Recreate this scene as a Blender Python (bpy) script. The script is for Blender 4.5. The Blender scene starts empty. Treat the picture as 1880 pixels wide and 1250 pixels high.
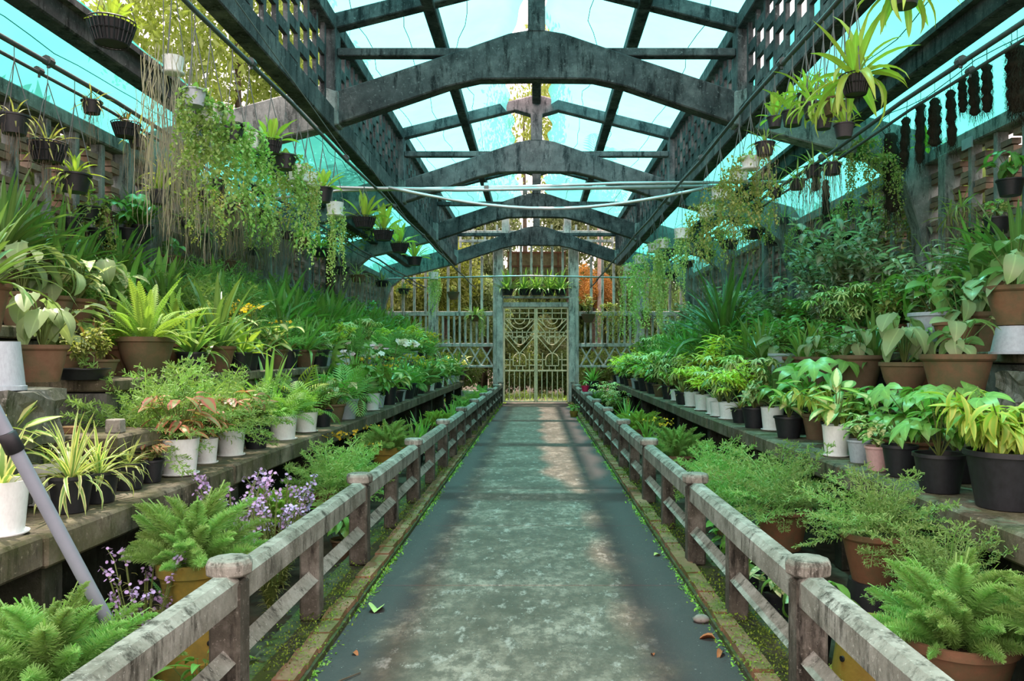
import bpy, math, random
import numpy as np
from mathutils import Matrix, Vector, Euler
S = bpy.context.scene
COL = S.collection
PI = math.pi
# ------------------------------------------------------------------ camera, world, sun, exposure
FPX, VX, VY, CAMZ = 1450.0, 985.0, 650.0, 1.6
cd = bpy.data.cameras.new('camera'); cam = bpy.data.objects.new('camera', cd); COL.objects.link(cam)
cam.location = (0, 0, CAMZ); cam.rotation_euler = (PI/2, 0, 0)
cd.sensor_width = 36; cd.lens = 36*FPX/1880
cd.shift_x = (940-VX)/1880; cd.shift_y = (VY-625)/1880
cd.clip_end = 400; cd.clip_start = .05
S.camera = cam
W = bpy.data.worlds.new('sky'); S.world = W; W.use_nodes = True
wn = W.node_tree.nodes; wl = W.node_tree.links
bg = wn['Background']; bg.inputs[1].default_value = 2.3
tc = wn.new('ShaderNodeTexCoord'); sx = wn.new('ShaderNodeSeparateXYZ'); rp = wn.new('ShaderNodeValToRGB')
wl.new(tc.outputs['Generated'], sx.inputs[0]); wl.new(sx.outputs['Z'], rp.inputs[0]); wl.new(rp.outputs[0], bg.inputs[0])
rp.color_ramp.elements[0].color = (1, .83, .79, 1); rp.color_ramp.elements[1].color = (1, .82, .80, 1)
sd = bpy.data.lights.new('sun', 'SUN'); sun = bpy.data.objects.new('sun', sd); COL.objects.link(sun)
sd.energy = 5.0; sd.angle = .03; sd.color = (1, .85, .74)
TOSUN = Vector((-.10, .22, 1)).normalized()
sun.rotation_euler = TOSUN.to_track_quat('Z', 'Y').to_euler(); sun.location = (0, 10, 30)
S.view_settings.view_transform = 'Standard'; S.view_settings.look = 'None'
S.view_settings.exposure = 0.88; S.view_settings.gamma = 1; S.view_settings.use_curve_mapping = False
cy = S.cycles
cy.max_bounces = 8; cy.diffuse_bounces = 4; cy.glossy_bounces = 2; cy.transmission_bounces = 4; cy.transparent_max_bounces = 10
cy.use_denoising = True; cy.sample_clamp_indirect = 6; cy.caustics_reflective = False; cy.caustics_refractive = False

# ------------------------------------------------------------------ object helpers
def link(o, parent=None, M=None):
    COL.objects.link(o)
    if parent is not None: o.parent = parent
    if M is not None: o.matrix_basis = M
    return o
def tag(o, label=None, cat=None, group=None, kind=None):
    if label: o['label'] = label
    if cat: o['category'] = cat
    if group: o['group'] = group
    if kind: o['kind'] = kind
    return o
def empty(name, loc=(0, 0, 0), rz=0, **k):
    o = bpy.data.objects.new(name, None); link(o); o.location = loc; o.rotation_euler = (0, 0, rz); o.empty_display_size = .1
    return tag(o, **k)
def obj(name, me, parent=None, M=None, bevel=0, **k):
    o = bpy.data.objects.new(name, me); link(o, parent, M)
    if bevel:
        b = o.modifiers.new('bevel', 'BEVEL'); b.width = bevel; b.segments = 1; b.limit_method = 'ANGLE'
    return tag(o, **k)
class MB:
    def __init__(s): s.v = []; s.f = []
    def box(s, c, d, R=None, taper=1):
        i = len(s.v); c = Vector(c); x, y, z = d[0]/2, d[1]/2, d[2]/2
        for k, (a, b, e) in enumerate(((-1,-1,-1),(1,-1,-1),(1,1,-1),(-1,1,-1),(-1,-1,1),(1,-1,1),(1,1,1),(-1,1,1))):
            t = taper if e > 0 else 1
            p = Vector((a*x*t, b*y*t, e*z))
            if R is not None: p = R @ p
            s.v.append(tuple(c+p))
        s.f += [tuple(i+j for j in q) for q in ((0,3,2,1),(4,5,6,7),(0,1,5,4),(1,2,6,5),(2,3,7,6),(3,0,4,7))]
        return s
    def bar(s, a, b, w, h):
        a = Vector(a); b = Vector(b); d = b-a
        R = d.to_track_quat('Y', 'Z').to_matrix()
        return s.box((a+b)/2, (w, d.length, h), R)
    def prism(s, poly, axis, a, b):
        i = len(s.v); n = len(poly)
        for t in (a, b):
            for (u, w) in poly:
                s.v.append({'y': (u, t, w), 'x': (t, u, w), 'z': (u, w, t)}[axis])
        s.f.append(tuple(i+j for j in range(n))[::-1]); s.f.append(tuple(i+n+j for j in range(n)))
        for j in range(n):
            k = (j+1) % n; s.f.append((i+j, i+k, i+n+k, i+n+j))
        return s
    def tube(s, pts, r, n=6):
        pts = [Vector(p) for p in pts]; i0 = len(s.v)
        rs = r if isinstance(r, (list, tuple)) else [r]*len(pts)
        for j, p in enumerate(pts):
            d = (pts[min(j+1, len(pts)-1)]-pts[max(j-1, 0)])
            if d.length < 1e-9: d = Vector((0, 0, 1))
            q = d.to_track_quat('Z', 'Y').to_matrix()
            for k in range(n):
                a = 2*PI*k/n; s.v.append(tuple(p + q @ Vector((rs[j]*math.cos(a), rs[j]*math.sin(a), 0))))
        for j in range(len(pts)-1):
            for k in range(n):
                l = (k+1) % n; s.f.append((i0+j*n+k, i0+j*n+l, i0+(j+1)*n+l, i0+(j+1)*n+k))
        s.f.append(tuple(i0+k for k in range(n))[::-1]); s.f.append(tuple(i0+(len(pts)-1)*n+k for k in range(n)))
        return s
    def lathe(s, prof, n=20, c=(0, 0, 0)):
        i0 = len(s.v)
        for (r, z) in prof:
            for k in range(n):
                a = 2*PI*k/n; s.v.append((c[0]+r*math.cos(a), c[1]+r*math.sin(a), c[2]+z))
        for j in range(len(prof)-1):
            for k in range(n):
                l = (k+1) % n; s.f.append((i0+j*n+k, i0+j*n+l, i0+(j+1)*n+l, i0+(j+1)*n+k))
        s.f.append(tuple(i0+k for k in range(n))[::-1]); s.f.append(tuple(i0+(len(prof)-1)*n+k for k in range(n)))
        return s
    def mesh(s, name, mat, smooth=False):
        me = bpy.data.meshes.new(name); me.from_pydata(s.v, [], s.f)
        me.materials.append(mat)
        if smooth: me.polygons.foreach_set('use_smooth', [True]*len(me.polygons))
        me.update(); return me
def smooth_by_angle(me, deg=40):
    try: me.set_sharp_from_angle(angle=math.radians(deg))
    except Exception: pass
    return me

# ------------------------------------------------------------------ materials
class NT:
    def __init__(s, name):
        s.m = bpy.data.materials.new(name); s.m.use_nodes = True
        s.n = s.m.node_tree.nodes; s.l = s.m.node_tree.links; s.b = s.n['Principled BSDF']; s.o = s.n['Material Output']
    def add(s, t, **k):
        n = s.n.new(t)
        for a, b in k.items(): setattr(n, a, b)
        return n
    def ln(s, a, b): s.l.new(a, b)
    def coord(s, which='Object'): return s.add('ShaderNodeTexCoord').outputs[which]
    def pos(s): return s.add('ShaderNodeNewGeometry').outputs['Position']
    def noise(s, v, scale, detail=4, rough=.6):
        n = s.add('ShaderNodeTexNoise'); n.inputs['Scale'].default_value = scale; n.inputs['Detail'].default_value = detail; n.inputs['Roughness'].default_value = rough
        if v is not None: s.ln(v, n.inputs['Vector'])
        return n.outputs['Fac']
    def scale(s, v, xyz):
        m = s.add('ShaderNodeMapping'); m.inputs['Scale'].default_value = xyz; s.ln(v, m.inputs[0]); return m.outputs[0]
    def ramp(s, f, stops):
        r = s.add('ShaderNodeValToRGB'); e = r.color_ramp.elements
        while len(e) < len(stops): e.new(.5)
        for k, (p, c) in enumerate(stops):
            e[k].position = p; e[k].color = (*c, 1) if len(c) == 3 else c
        s.ln(f, r.inputs[0]); return r.outputs[0]
    def mix(s, f, a, b, mode='MIX'):
        m = s.add('ShaderNodeMix', data_type='RGBA', blend_type=mode)
        for sock, val in ((m.inputs[0], f), (m.inputs[6], a), (m.inputs[7], b)):
            if hasattr(val, 'is_linked'): s.ln(val, sock)
            elif isinstance(val, (int, float)): sock.default_value = val
            else: sock.default_value = (*val, 1)
        return m.outputs[2]
    def math(s, op, a, b=None):
        m = s.add('ShaderNodeMath', operation=op)
        for sock, val in ((m.inputs[0], a), (m.inputs[1], b)):
            if val is None: continue
            if hasattr(val, 'is_linked'): s.ln(val, sock)
            else: sock.default_value = val
        return m.outputs[0]
    def bump(s, h, k=.3, d=.02):
        b = s.add('ShaderNodeBump'); b.inputs['Strength'].default_value = k; b.inputs['Distance'].default_value = d
        s.ln(h, b.inputs['Height']); s.ln(b.outputs[0], s.b.inputs['Normal'])
    def done(s, col, rough=.7, spec=.3):
        if hasattr(col, 'is_linked'): s.ln(col, s.b.inputs['Base Color'])
        else: s.b.inputs['Base Color'].default_value = (*col, 1)
        s.b.inputs['Roughness'].default_value = rough; s.b.inputs['Specular IOR Level'].default_value = spec
        return s.m
def concrete(name, dark, mid, light, stain=(.02, .025, .02), sc=1.0, moss=0, mosscol=(.07, .10, .015)):
    t = NT(name); p = t.pos()
    c = t.ramp(t.noise(p, 2.2*sc, 8, .7), ((.3, dark), (.5, mid), (.72, light)))
    st = t.noise(t.scale(p, (3, 3, .7)), 2.5*sc, 6, .75)
    c = t.mix(t.ramp(st, ((.50, (0, 0, 0)), (.64, (1, 1, 1)))), c, stain)
    sp = t.noise(p, 28*sc, 3, .8)
    c = t.mix(t.ramp(sp, ((.60, (0, 0, 0)), (.72, (.6, .6, .6)))), c, tuple(min(1, x*1.5) for x in light))
    if moss:
        c = t.mix(t.math('MULTIPLY', t.ramp(t.noise(p, 3.1*sc, 6, .7), ((.42, (0, 0, 0)), (.6, (1, 1, 1)))), moss), c, mosscol)
    t.bump(t.noise(p, 40*sc, 6, .7), .5, .01)
    return t.done(c, .85, .2)
M = {}
M['beam'] = concrete('weathered_beam_concrete', (.030, .034, .037), (.070, .075, .078), (.19, .195, .195), (.012, .014, .015))
M['beam_pink'] = concrete('sunlit_beam_concrete', (.07, .07, .075), (.17, .16, .17), (.30, .28, .29), (.03, .035, .04))  # sunlight on a farther frame painted in as paler, pinkish beam concrete
M['rail'] = concrete('rail_concrete', (.10, .095, .075), (.215, .21, .18), (.36, .355, .32), (.04, .038, .03), 1.6)
M['post'] = concrete('post_concrete', (.032, .029, .022), (.075, .068, .054), (.19, .18, .155), (.014, .013, .01), 1.6)
M['ledge'] = concrete('ledge_concrete', (.05, .045, .03), (.115, .10, .072), (.25, .22, .165), (.02, .02, .013), 1.2, moss=.5, mosscol=(.05, .06, .012))
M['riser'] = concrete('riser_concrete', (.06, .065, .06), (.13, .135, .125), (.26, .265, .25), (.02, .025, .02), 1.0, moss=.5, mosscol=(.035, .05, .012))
M['under'] = concrete('under_bench_shade_concrete', (.015, .016, .012), (.035, .036, .028), (.08, .08, .065), (.008, .009, .006), 1.2, moss=.5, mosscol=(.015, .022, .006))  # shade below the benches painted in: near-black concrete for legs and back wall
M['kerb'] = concrete('mossy_kerb', (.02, .022, .012), (.045, .045, .028), (.10, .095, .06), (.012, .014, .006), 2.0, moss=.8, mosscol=(.045, .07, .01))
M['wallc'] = concrete('wall_concrete', (.12, .135, .135), (.22, .245, .24), (.36, .39, .38), (.05, .06, .058), 1.4)
M['gatepost'] = concrete('gate_wall_concrete', (.30, .30, .285), (.50, .50, .475), (.70, .70, .67), (.12, .125, .12), 1.4)
def plain(name, col, rough=.6, spec=.3, var=.25, sc=8, metal=0):
    t = NT(name); p = t.coord('Object')
    d = tuple(x*(1-var) for x in col); l = tuple(min(1, x*(1+var)) for x in col)
    t.b.inputs['Metallic'].default_value = metal
    return t.done(t.ramp(t.noise(p, sc, 5), ((.3, d), (.7, l))), rough, spec)
def tinted(name, cols, rough=.75, moss=None, sc=5):
    """brick or clay: every object takes one of the tones, with wear and an optional green film"""
    t = NT(name); p = t.coord('Object'); r = t.add('ShaderNodeObjectInfo').outputs['Random']
    n = len(cols)
    c = t.ramp(r, [(i/(n-1), c) for i, c in enumerate(cols)])
    c = t.mix(t.ramp(t.noise(t.pos(), sc*3, 6, .7), ((.4, (0, 0, 0)), (.75, (.6, .6, .6)))), c, tuple(.5*x for x in cols[0]))
    if moss: c = t.mix(t.ramp(t.noise(t.pos(), sc, 6, .7), ((.42, (0, 0, 0)), (.62, (.85, .85, .85)))), c, moss)
    t.bump(t.noise(t.pos(), 60, 4), .3, .004)
    return t.done(c, rough, .25)
M['brick'] = tinted('wall_brick', [(.20, .13, .09), (.30, .22, .165), (.26, .16, .105), (.34, .27, .21), (.17, .13, .105)])
M['curbbrick'] = tinted('curb_brick', [(.26, .13, .075), (.20, .10, .06), (.30, .17, .10), (.16, .11, .07)], moss=(.055, .075, .010), sc=2.6)
M['terra'] = tinted('terracotta', [(.18, .08, .04), (.14, .085, .05), (.20, .10, .055), (.13, .095, .06), (.17, .09, .045)], moss=(.07, .075, .035), sc=3.2)
M['yellowclay'] = tinted('yellow_glazed_clay', [(.28, .18, .03), (.24, .18, .035), (.30, .19, .03)], .45, moss=(.10, .12, .03), sc=3)
M['white'] = plain('white_glazed_pot', (.66, .70, .70), .3, .5, .08)
M['grey'] = plain('grey_blue_pot', (.30, .36, .40), .5, .4, .12)
M['pink'] = plain('dusty_pink_pot', (.42, .28, .27), .5, .4, .1)
M['black'] = plain('black_plastic', (.012, .014, .017), .45, .4, .3)
M['magenta'] = plain('magenta_plastic', (.5, .02, .09), .4)
M['soil'] = plain('potting_soil', (.045, .032, .022), .95, .1, .5, 40)
M['earth'] = plain('garden_earth', (.045, .038, .026), .95, .1, .5, 6)
M['pvc'] = plain('grey_pvc', (.20, .225, .27), .45, .4, .08)
M['tape'] = plain('black_tape', (.015, .015, .018), .5)
M['steel'] = plain('galvanised_steel', (.50, .52, .54), .35, .5, .1, 8, .7)
M['rod'] = plain('dark_painted_rod', (.045, .06, .06), .5, .4, .2)
M['rust'] = plain('rusty_steel', (.17, .07, .04), .8, .2, .4, 14)
M['wire'] = plain('thin_wire', (.10, .11, .11), .5)
M['gate'] = plain('cream_painted_iron', (.78, .64, .42), .55, .3, .2, 14)
M['stem'] = plain('green_stem', (.10, .14, .035), .6)
M['bark'] = plain('bark', (.07, .055, .04), .9, .1, .4, 12)
M['palebark'] = plain('pale_bark', (.34, .26, .22), .9, .1, .3, 12)
M['fibre'] = plain('fern_root_fibre', (.032, .026, .018), .95, .1, .5, 30)
M['stone'] = plain('grey_stone', (.2, .18, .16), .9, .1, .3, 12)
M['deadleaf'] = plain('dry_leaf', (.28, .10, .04), .8, .2, .4, 20)
M['paleleaf'] = plain('fallen_pale_leaf', (.34, .42, .14), .6, .3, .3, 20)
M['moss'] = plain('bright_moss', (.11, .16, .02), .95, .1, .6, 25)
M['twine'] = plain('seam_thread', (.10, .30, .30), .8)
M['wood'] = plain('old_wood', (.13, .09, .055), .85, .1, .4, 16)
M['backboard'] = plain('rusty_mesh_screen', (.22, .16, .09), .9, .1, .3, 8)
def leafmat(name, base, edge=None, mode='edge', var=.35, gloss=.42, trans=.35, hue=(.0), blotch=None, spec=.4):
    t = NT(name); uv = t.add('ShaderNodeUVMap').outputs[0]; sp = t.add('ShaderNodeSeparateXYZ'); t.ln(uv, sp.inputs[0])
    a = t.math('MULTIPLY', t.math('ABSOLUTE', t.math('SUBTRACT', sp.outputs[0], .5)), 2.0)
    p = t.pos()
    if mode != 'petal':
        base = (min(1, base[0]*1.65), min(1, base[1]*1.4), base[2]*1.5)
        if edge: edge = (min(1, edge[0]*1.2), min(1, edge[1]*1.1), edge[2])
    c = base
    if edge is not None:
        j = t.math('ADD', a, t.math('MULTIPLY', t.math('SUBTRACT', t.noise(p, 30, 3), .5), .5))
        lo, hi = (base, edge) if mode == 'edge' else (edge, base)
        c = t.ramp(j, ((.40, lo), (.62, hi)))
        if mode == 'blotch': c = t.ramp(t.noise(p, blotch or 45, 3, .5), ((.44, base), (.56, edge)))
    else:
        c = t.ramp(a, ((0, tuple(min(1, x*1.35) for x in base)), (.12, base), (1, tuple(x*.85 for x in base))))
    rnd = t.add('ShaderNodeObjectInfo').outputs['Random']
    n = t.noise(p, 4.5, 3, .6)
    v = t.math('ADD', t.math('MULTIPLY', t.math('SUBTRACT', n, .5), 1.6*var), t.math('MULTIPLY', t.math('SUBTRACT', rnd, .5), var))
    hs = t.add('ShaderNodeHueSaturation'); t.ln(t.math('ADD', v, 1.0), hs.inputs['Value'])
    t.ln(t.math('ADD', t.math('MULTIPLY', t.math('SUBTRACT', rnd, .5), .03), .5), hs.inputs['Hue'])
    if hasattr(c, 'is_linked'): t.ln(c, hs.inputs['Color'])
    else: hs.inputs['Color'].default_value = (*c, 1)
    col = hs.outputs[0]
    m = t.done(col, gloss, spec)
    tr = t.add('ShaderNodeBsdfTranslucent'); br = t.mix(1.0, col, (1.25, 1.3, .7), 'MULTIPLY'); t.ln(br, tr.inputs[0])
    ms = t.add('ShaderNodeMixShader'); ms.inputs[0].default_value = trans
    t.ln(t.b.outputs[0], ms.inputs[1]); t.ln(tr.outputs[0], ms.inputs[2]); t.ln(ms.outputs[0], t.o.inputs[0])
    return m
L = {}
L['fox'] = leafmat('foxtail_green', (.135, .28, .07), gloss=.6)
L['foxy'] = leafmat('foxtail_lime', (.18, .33, .055), gloss=.6)
L['mist'] = leafmat('misty_green', (.12, .24, .065), gloss=.6)
L['strap'] = leafmat('strap_green', (.075, .165, .04), gloss=.27, trans=.28, spec=.7)
L['strapl'] = leafmat('strap_bright_green', (.11, .24, .05), gloss=.28, spec=.65)
L['bost'] = leafmat('fern_yellow_green', (.155, .29, .05), gloss=.55)
L['fern'] = leafmat('fern_green', (.10, .26, .05), gloss=.5)
L['spider'] = leafmat('spider_leaf', (.10, .21, .05), (.46, .52, .24))
L['red'] = leafmat('red_margined_leaf', (.15, .21, .075), (.36, .13, .09), 'edge')
L['cream'] = leafmat('cream_mottled_leaf', (.11, .24, .05), (.60, .66, .33), 'centre')
L['blot'] = leafmat('speckled_leaf', (.09, .20, .05), (.55, .60, .34), 'blotch')
L['mid'] = leafmat('mid_green_leaf', (.10, .22, .045), gloss=.36)
L['bright'] = leafmat('bright_green_leaf', (.11, .26, .05), gloss=.4)
L['greyg'] = leafmat('grey_green_leaf', (.17, .27, .12), gloss=.36)
L['dracy'] = leafmat('gold_striped_leaf', (.22, .40, .05), (.66, .62, .12), 'edge')
L['gold'] = leafmat('golden_green_leaf', (.17, .34, .05), (.36, .46, .09), 'edge')
L['blue'] = leafmat('silvery_blue_leaf', (.17, .25, .17), (.42, .47, .41), 'centre')
L['dark'] = leafmat('dark_green_leaf', (.045, .11, .025), gloss=.3)
L['brom'] = leafmat('bronze_leaf', (.16, .10, .045), (.10, .16, .04), 'edge')
L['paddle'] = leafmat('paddle_green', (.20, .34, .05), gloss=.38)
L['vine'] = leafmat('vine_green', (.14, .28, .07), gloss=.5)
L['vinel'] = leafmat('pale_vine_green', (.24, .40, .13), gloss=.5)
L['olive'] = leafmat('olive_leaf', (.19, .25, .07), gloss=.5)
L['grey'] = leafmat('grey_air_plant', (.14, .16, .115), gloss=.8, trans=.3)
L['root'] = leafmat('dry_roots', (.125, .115, .08), gloss=.9, trans=.2)
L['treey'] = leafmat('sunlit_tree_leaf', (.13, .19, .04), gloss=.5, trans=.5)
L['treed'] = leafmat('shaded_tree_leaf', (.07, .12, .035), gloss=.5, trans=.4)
L['treeo'] = leafmat('orange_leaf', (.27, .16, .04), gloss=.5, trans=.4)
L['treeg'] = leafmat('hedge_leaf', (.105, .16, .065), gloss=.5, trans=.4)
L['purple'] = leafmat('lilac_petal', (.50, .38, .68), gloss=.7, trans=.3, var=.2, mode='petal')
L['whitep'] = leafmat('white_petal', (.82, .82, .80), gloss=.6, trans=.3, var=.1, mode='petal')
L['pinkp'] = leafmat('pink_petal', (.72, .50, .60), gloss=.6, trans=.3, var=.2, mode='petal')
L['yellowp'] = leafmat('yellow_petal', (.72, .50, .03), gloss=.6, trans=.3, var=.2, mode='petal')
L['redp'] = leafmat('red_petal', (.6, .06, .03), gloss=.6, trans=.3, var=.2, mode='petal')
L['weed'] = leafmat('weed_green', (.14, .30, .04), gloss=.5)
def netmat(name, tint, body, tf):
    t = NT(name); p = t.pos()
    a = t.add('ShaderNodeBsdfTransparent'); b = t.add('ShaderNodeBsdfTranslucent'); d = t.add('ShaderNodeBsdfDiffuse')
    cc = t.mix(t.ramp(t.noise(p, .9, 4), ((.35, (0, 0, 0)), (.7, (1, 1, 1)))), body, tuple(min(1, x*1.25+.02) for x in body))
    a.inputs[0].default_value = (*tint, 1); t.ln(cc, b.inputs[0]); t.ln(cc, d.inputs[0])
    m1 = t.add('ShaderNodeMixShader'); m1.inputs[0].default_value = .35; t.ln(b.outputs[0], m1.inputs[1]); t.ln(d.outputs[0], m1.inputs[2])
    m2 = t.add('ShaderNodeMixShader'); m2.inputs[0].default_value = tf; t.ln(m1.outputs[0], m2.inputs[1]); t.ln(a.outputs[0], m2.inputs[2])
    t.ln(m2.outputs[0], t.o.inputs[0]); return t.m
M['net'] = netmat('pale_cyan_net', (.20, .75, .77), (.125, .51, .515), .5)
M['netside'] = netmat('teal_net', (.10, .52, .48), (.05, .365, .33), .42)
def pathmat():
    t = NT('path_concrete'); p = t.pos(); s = t.add('ShaderNodeSeparateXYZ'); t.ln(p, s.inputs[0])
    c = t.ramp(t.noise(p, 1.7, 9, .72), ((.36, (.054, .042, .028)), (.5, (.112, .090, .068)), (.62, (.22, .185, .15))))
    c = t.mix(t.ramp(t.noise(t.scale(p, (1, .6, 1)), 1.1, 6, .7), ((.5, (0, 0, 0)), (.68, (.7, .7, .7)))), c, (.06, .055, .045))
    f = t.noise(t.scale(p, (1, .55, 1)), 13, 7, .75)
    c = t.mix(t.ramp(f, ((.44, (.75, .75, .75)), (.56, (0, 0, 0)))), c, (.055, .045, .033))
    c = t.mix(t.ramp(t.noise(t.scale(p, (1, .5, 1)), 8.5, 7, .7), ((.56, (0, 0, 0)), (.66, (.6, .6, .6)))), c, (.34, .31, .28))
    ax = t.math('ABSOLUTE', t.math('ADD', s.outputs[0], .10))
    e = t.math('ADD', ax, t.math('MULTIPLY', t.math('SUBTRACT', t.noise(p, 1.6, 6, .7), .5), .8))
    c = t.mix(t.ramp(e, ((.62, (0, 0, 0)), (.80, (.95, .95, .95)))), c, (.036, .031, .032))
    c = t.mix(t.ramp(t.noise(p, 60, 2, .5), ((.72, (0, 0, 0)), (.76, (.7, .7, .7)))), c, (.5, .5, .46))
    t.bump(t.noise(p, 45, 6, .7), .35, .006)
    return t.done(c, .62, .35)
M['path'] = pathmat()
# ------------------------------------------------------------------ the ground, the path and its brick kerbs
R0 = random.Random(5)
me = MB().box((0, 40, -.16), (160, 160, .12)).mesh('ground', M['earth'])
obj('ground', me, kind='structure')
path = empty('path', (0, 0, 0), kind='structure')
y = -.24
while y < 25.6:
    y1 = min(y+1.9, 25.75)
    x0, x1 = -1.13, 1.05
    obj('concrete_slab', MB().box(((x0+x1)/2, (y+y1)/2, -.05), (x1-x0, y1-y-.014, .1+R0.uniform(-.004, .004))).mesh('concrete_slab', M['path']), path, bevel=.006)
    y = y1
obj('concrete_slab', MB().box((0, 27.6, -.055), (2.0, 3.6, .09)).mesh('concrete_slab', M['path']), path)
brk = MB().box((0, 0, 0), (.105, .205, .065)).mesh('brick', M['curbbrick'])
for side, nm in ((-1, 'trim_1'), (1, 'trim_2')):
    xk = -1.29 if side < 0 else 1.20
    root = empty(nm, (xk, 0, 0), kind='structure')
    obj('kerb_base', MB().box((0, 14, -.025), (.34, 24, .12)).mesh('kerb_base', M['kerb']), root, M=None)
    rest = MB(); y = 2.2; k = 0
    while y < 25.4:
        for j in ((1,) if side < 0 else (0,)):
            xx = (j-.5)*.20; zz = .036+R0.uniform(-.006, .008)
            yy = y + (.1 if j else 0)
            if y < 13.5:
                obj('brick', brk, root, Matrix.Translation((xx+R0.uniform(-.006, .006), yy, zz)) @ Euler((R0.uniform(-.03, .03), R0.uniform(-.03, .03), R0.uniform(-.04, .04))).to_matrix().to_4x4())
            else: rest.box((xx, yy, zz), (.105, .205, .065))
        y += .215
    obj('far_bricks', rest.mesh('far_bricks', M['curbbrick']), root, kind='stuff')

# ------------------------------------------------------------------ railings
def chamfer_bar(a, b, w, h, c):
    a = Vector(a); b = Vector(b); d = b-a; R = d.to_track_quat('Y', 'Z').to_matrix()
    prof = [(-w/2, -h/2), (w/2, -h/2), (w/2, h/2-c), (w/2-c, h/2), (-w/2+c, h/2), (-w/2, h/2-c)]
    m = MB()
    for p in (a, b):
        for (u, v) in prof: m.v.append(tuple(p + R @ Vector((u, 0, v))))
    n = len(prof); m.f = [tuple(range(n))[::-1], tuple(range(n, 2*n))] + [(j, (j+1) % n, n+(j+1) % n, n+j) for j in range(n)]
    return m
def make_railing(x0, x1, ys, label):
    root = empty('railing', (x0, 2, 0), label=label, cat='railing', group='concrete railings along the path')
    X = lambda y: x0+(x1-x0)*(y-3)/22 - x0
    pm = MB().box((0, 0, .29), (.135, .135, .58)).mesh('post', M['post'])
    tm = MB().box((0, 0, .275), (.115, .115, .55)).mesh('post', M['post'])
    cm = MB().lathe([(.078, 0), (.098, .012), (.10, .055), (.088, .075), (.03, .082)], 10).mesh('post_cap', M['rail'])
    for (ya, yb) in zip(ys, ys[1:]):
        a = (X(ya), ya-2, .585); b = (X(yb), yb-2, .585)
        obj('top_rail', chamfer_bar((a[0], a[1]+.04, .585), (b[0], b[1]-.04, .585), .118, .135, .03).mesh('top_rail', M['rail']), root)
        d = (Vector(b)-Vector(a)).to_track_quat('Y', 'Z').to_matrix() @ Euler((0, PI/4, 0)).to_matrix()
        ym = (ya+yb)/2
        c = ((Vector(a)+Vector(b))/2); c.z = .275
        obj('lower_rail', MB().box(c, (.078, yb-ya, .078), d).mesh('lower_rail', M['rail']), root)
        o = obj('post', tm, root, Matrix.Translation((X(ym), ym-2, .035)), bevel=.012)
    for yk in ys:
        obj('post', pm, root, Matrix.Translation((X(yk), yk-2, .035)), bevel=.014)
        obj('post_cap', cm, root, Matrix.Translation((X(yk), yk-2, .635)), bevel=.004)
ys = [1.0]+[3.45+2.45*i for i in range(10)]
make_railing(-1.345, -1.16, ys, 'mossy concrete railing on the left side of the path')
make_railing(1.185, 1.20, ys, 'mossy concrete railing on the right side of the path')

# ------------------------------------------------------------------ stepped planting ledges
Z1, Z2L, Z3L, Z4L = .74, 1.42, 1.80, 2.15
Z2R, Z3R, Z4R = 1.25, 1.62, 2.0
def ledges(sg, z2, z3, z4, y2, nm):
    root = empty(nm, (sg*2.33, 0, 0), kind='structure')
    T = Matrix.Translation((-sg*2.33, 0, 0))
    y = 1.4
    while y < 25.2:
        y1 = min(y+2.35, 25.4); dz = R0.uniform(-.008, .008)
        obj('bench_slab', MB().box((sg*2.69, (y+y1)/2, Z1-.08+dz), (.72, y1-y-.02, .16)).mesh('bench_slab', M['ledge']), root, T, bevel=.015)
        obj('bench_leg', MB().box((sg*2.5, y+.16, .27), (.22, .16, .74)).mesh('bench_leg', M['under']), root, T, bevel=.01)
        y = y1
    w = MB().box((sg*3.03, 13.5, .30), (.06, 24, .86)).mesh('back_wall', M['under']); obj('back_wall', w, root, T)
    for (xa, xb, z, ya) in ((3.0, 3.66, z2, y2), (3.66, 4.32, z3, y2-.6), (4.32, 4.93, z4, y2-.9)):
        y = ya
        while y < 25.3:
            y1 = min(y+2.6, 25.5)
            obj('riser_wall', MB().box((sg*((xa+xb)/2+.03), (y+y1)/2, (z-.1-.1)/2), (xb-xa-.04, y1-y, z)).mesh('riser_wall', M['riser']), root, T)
            obj('tread_slab', MB().box((sg*(xa+xb)/2, (y+y1)/2, z-.045), (xb-xa, y1-y-.015, .09)).mesh('tread_slab', M['ledge']), root, T, bevel=.012)
            y = y1
ledges(-1, Z2L, Z3L, Z4L, 5.6, 'stepped_ledge')
ledges(1, Z2R, Z3R, Z4R, 2.0, 'stepped_ledge')
def rough_block(c, d, seed, **k):
    r = random.Random(seed); m = MB(); nx, ny, nz = 5, 4, 4
    me = bpy.data.meshes.new('rough_block'); import bmesh
    bm = bmesh.new(); bmesh.ops.create_cube(bm, size=1); bmesh.ops.subdivide_edges(bm, edges=bm.edges[:], cuts=4, use_grid_fill=True)
    for v in bm.verts:
        v.co = Vector((v.co.x*d[0], v.co.y*d[1], v.co.z*d[2])) + Vector((r.uniform(-.02, .02), r.uniform(-.02, .02), r.uniform(-.012, .012)))
        if abs(v.co.z) < d[2]*.2: v.co.x *= .96; v.co.y *= .96
    bm.to_mesh(me); bm.free(); me.materials.append(M['riser'])
    o = obj('concrete_block', me, **k); o.location = c; return o
rough_block((-3.16, 4.42, 1.24), (.74, .5, .32), 1, label='rough mossy concrete block carrying the upturned grey pots', cat='block')
obj('concrete_block', MB().box((0, 0, 0), (.60, .40, .335)).mesh('concrete_block', M['riser']), label='plain concrete block under the rough mossy block', cat='block', bevel=.02).location = (-3.14, 4.44, .74+.17)
o = obj('concrete_block', MB().box((0, 0, 0), (.68, .62, .12)).mesh('concrete_block', M['ledge']), label='low worn concrete slab with loose bricks on it, behind the spider plants', cat='block', bevel=.015); o.location = (-2.95, 5.22, 1.03)
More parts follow.
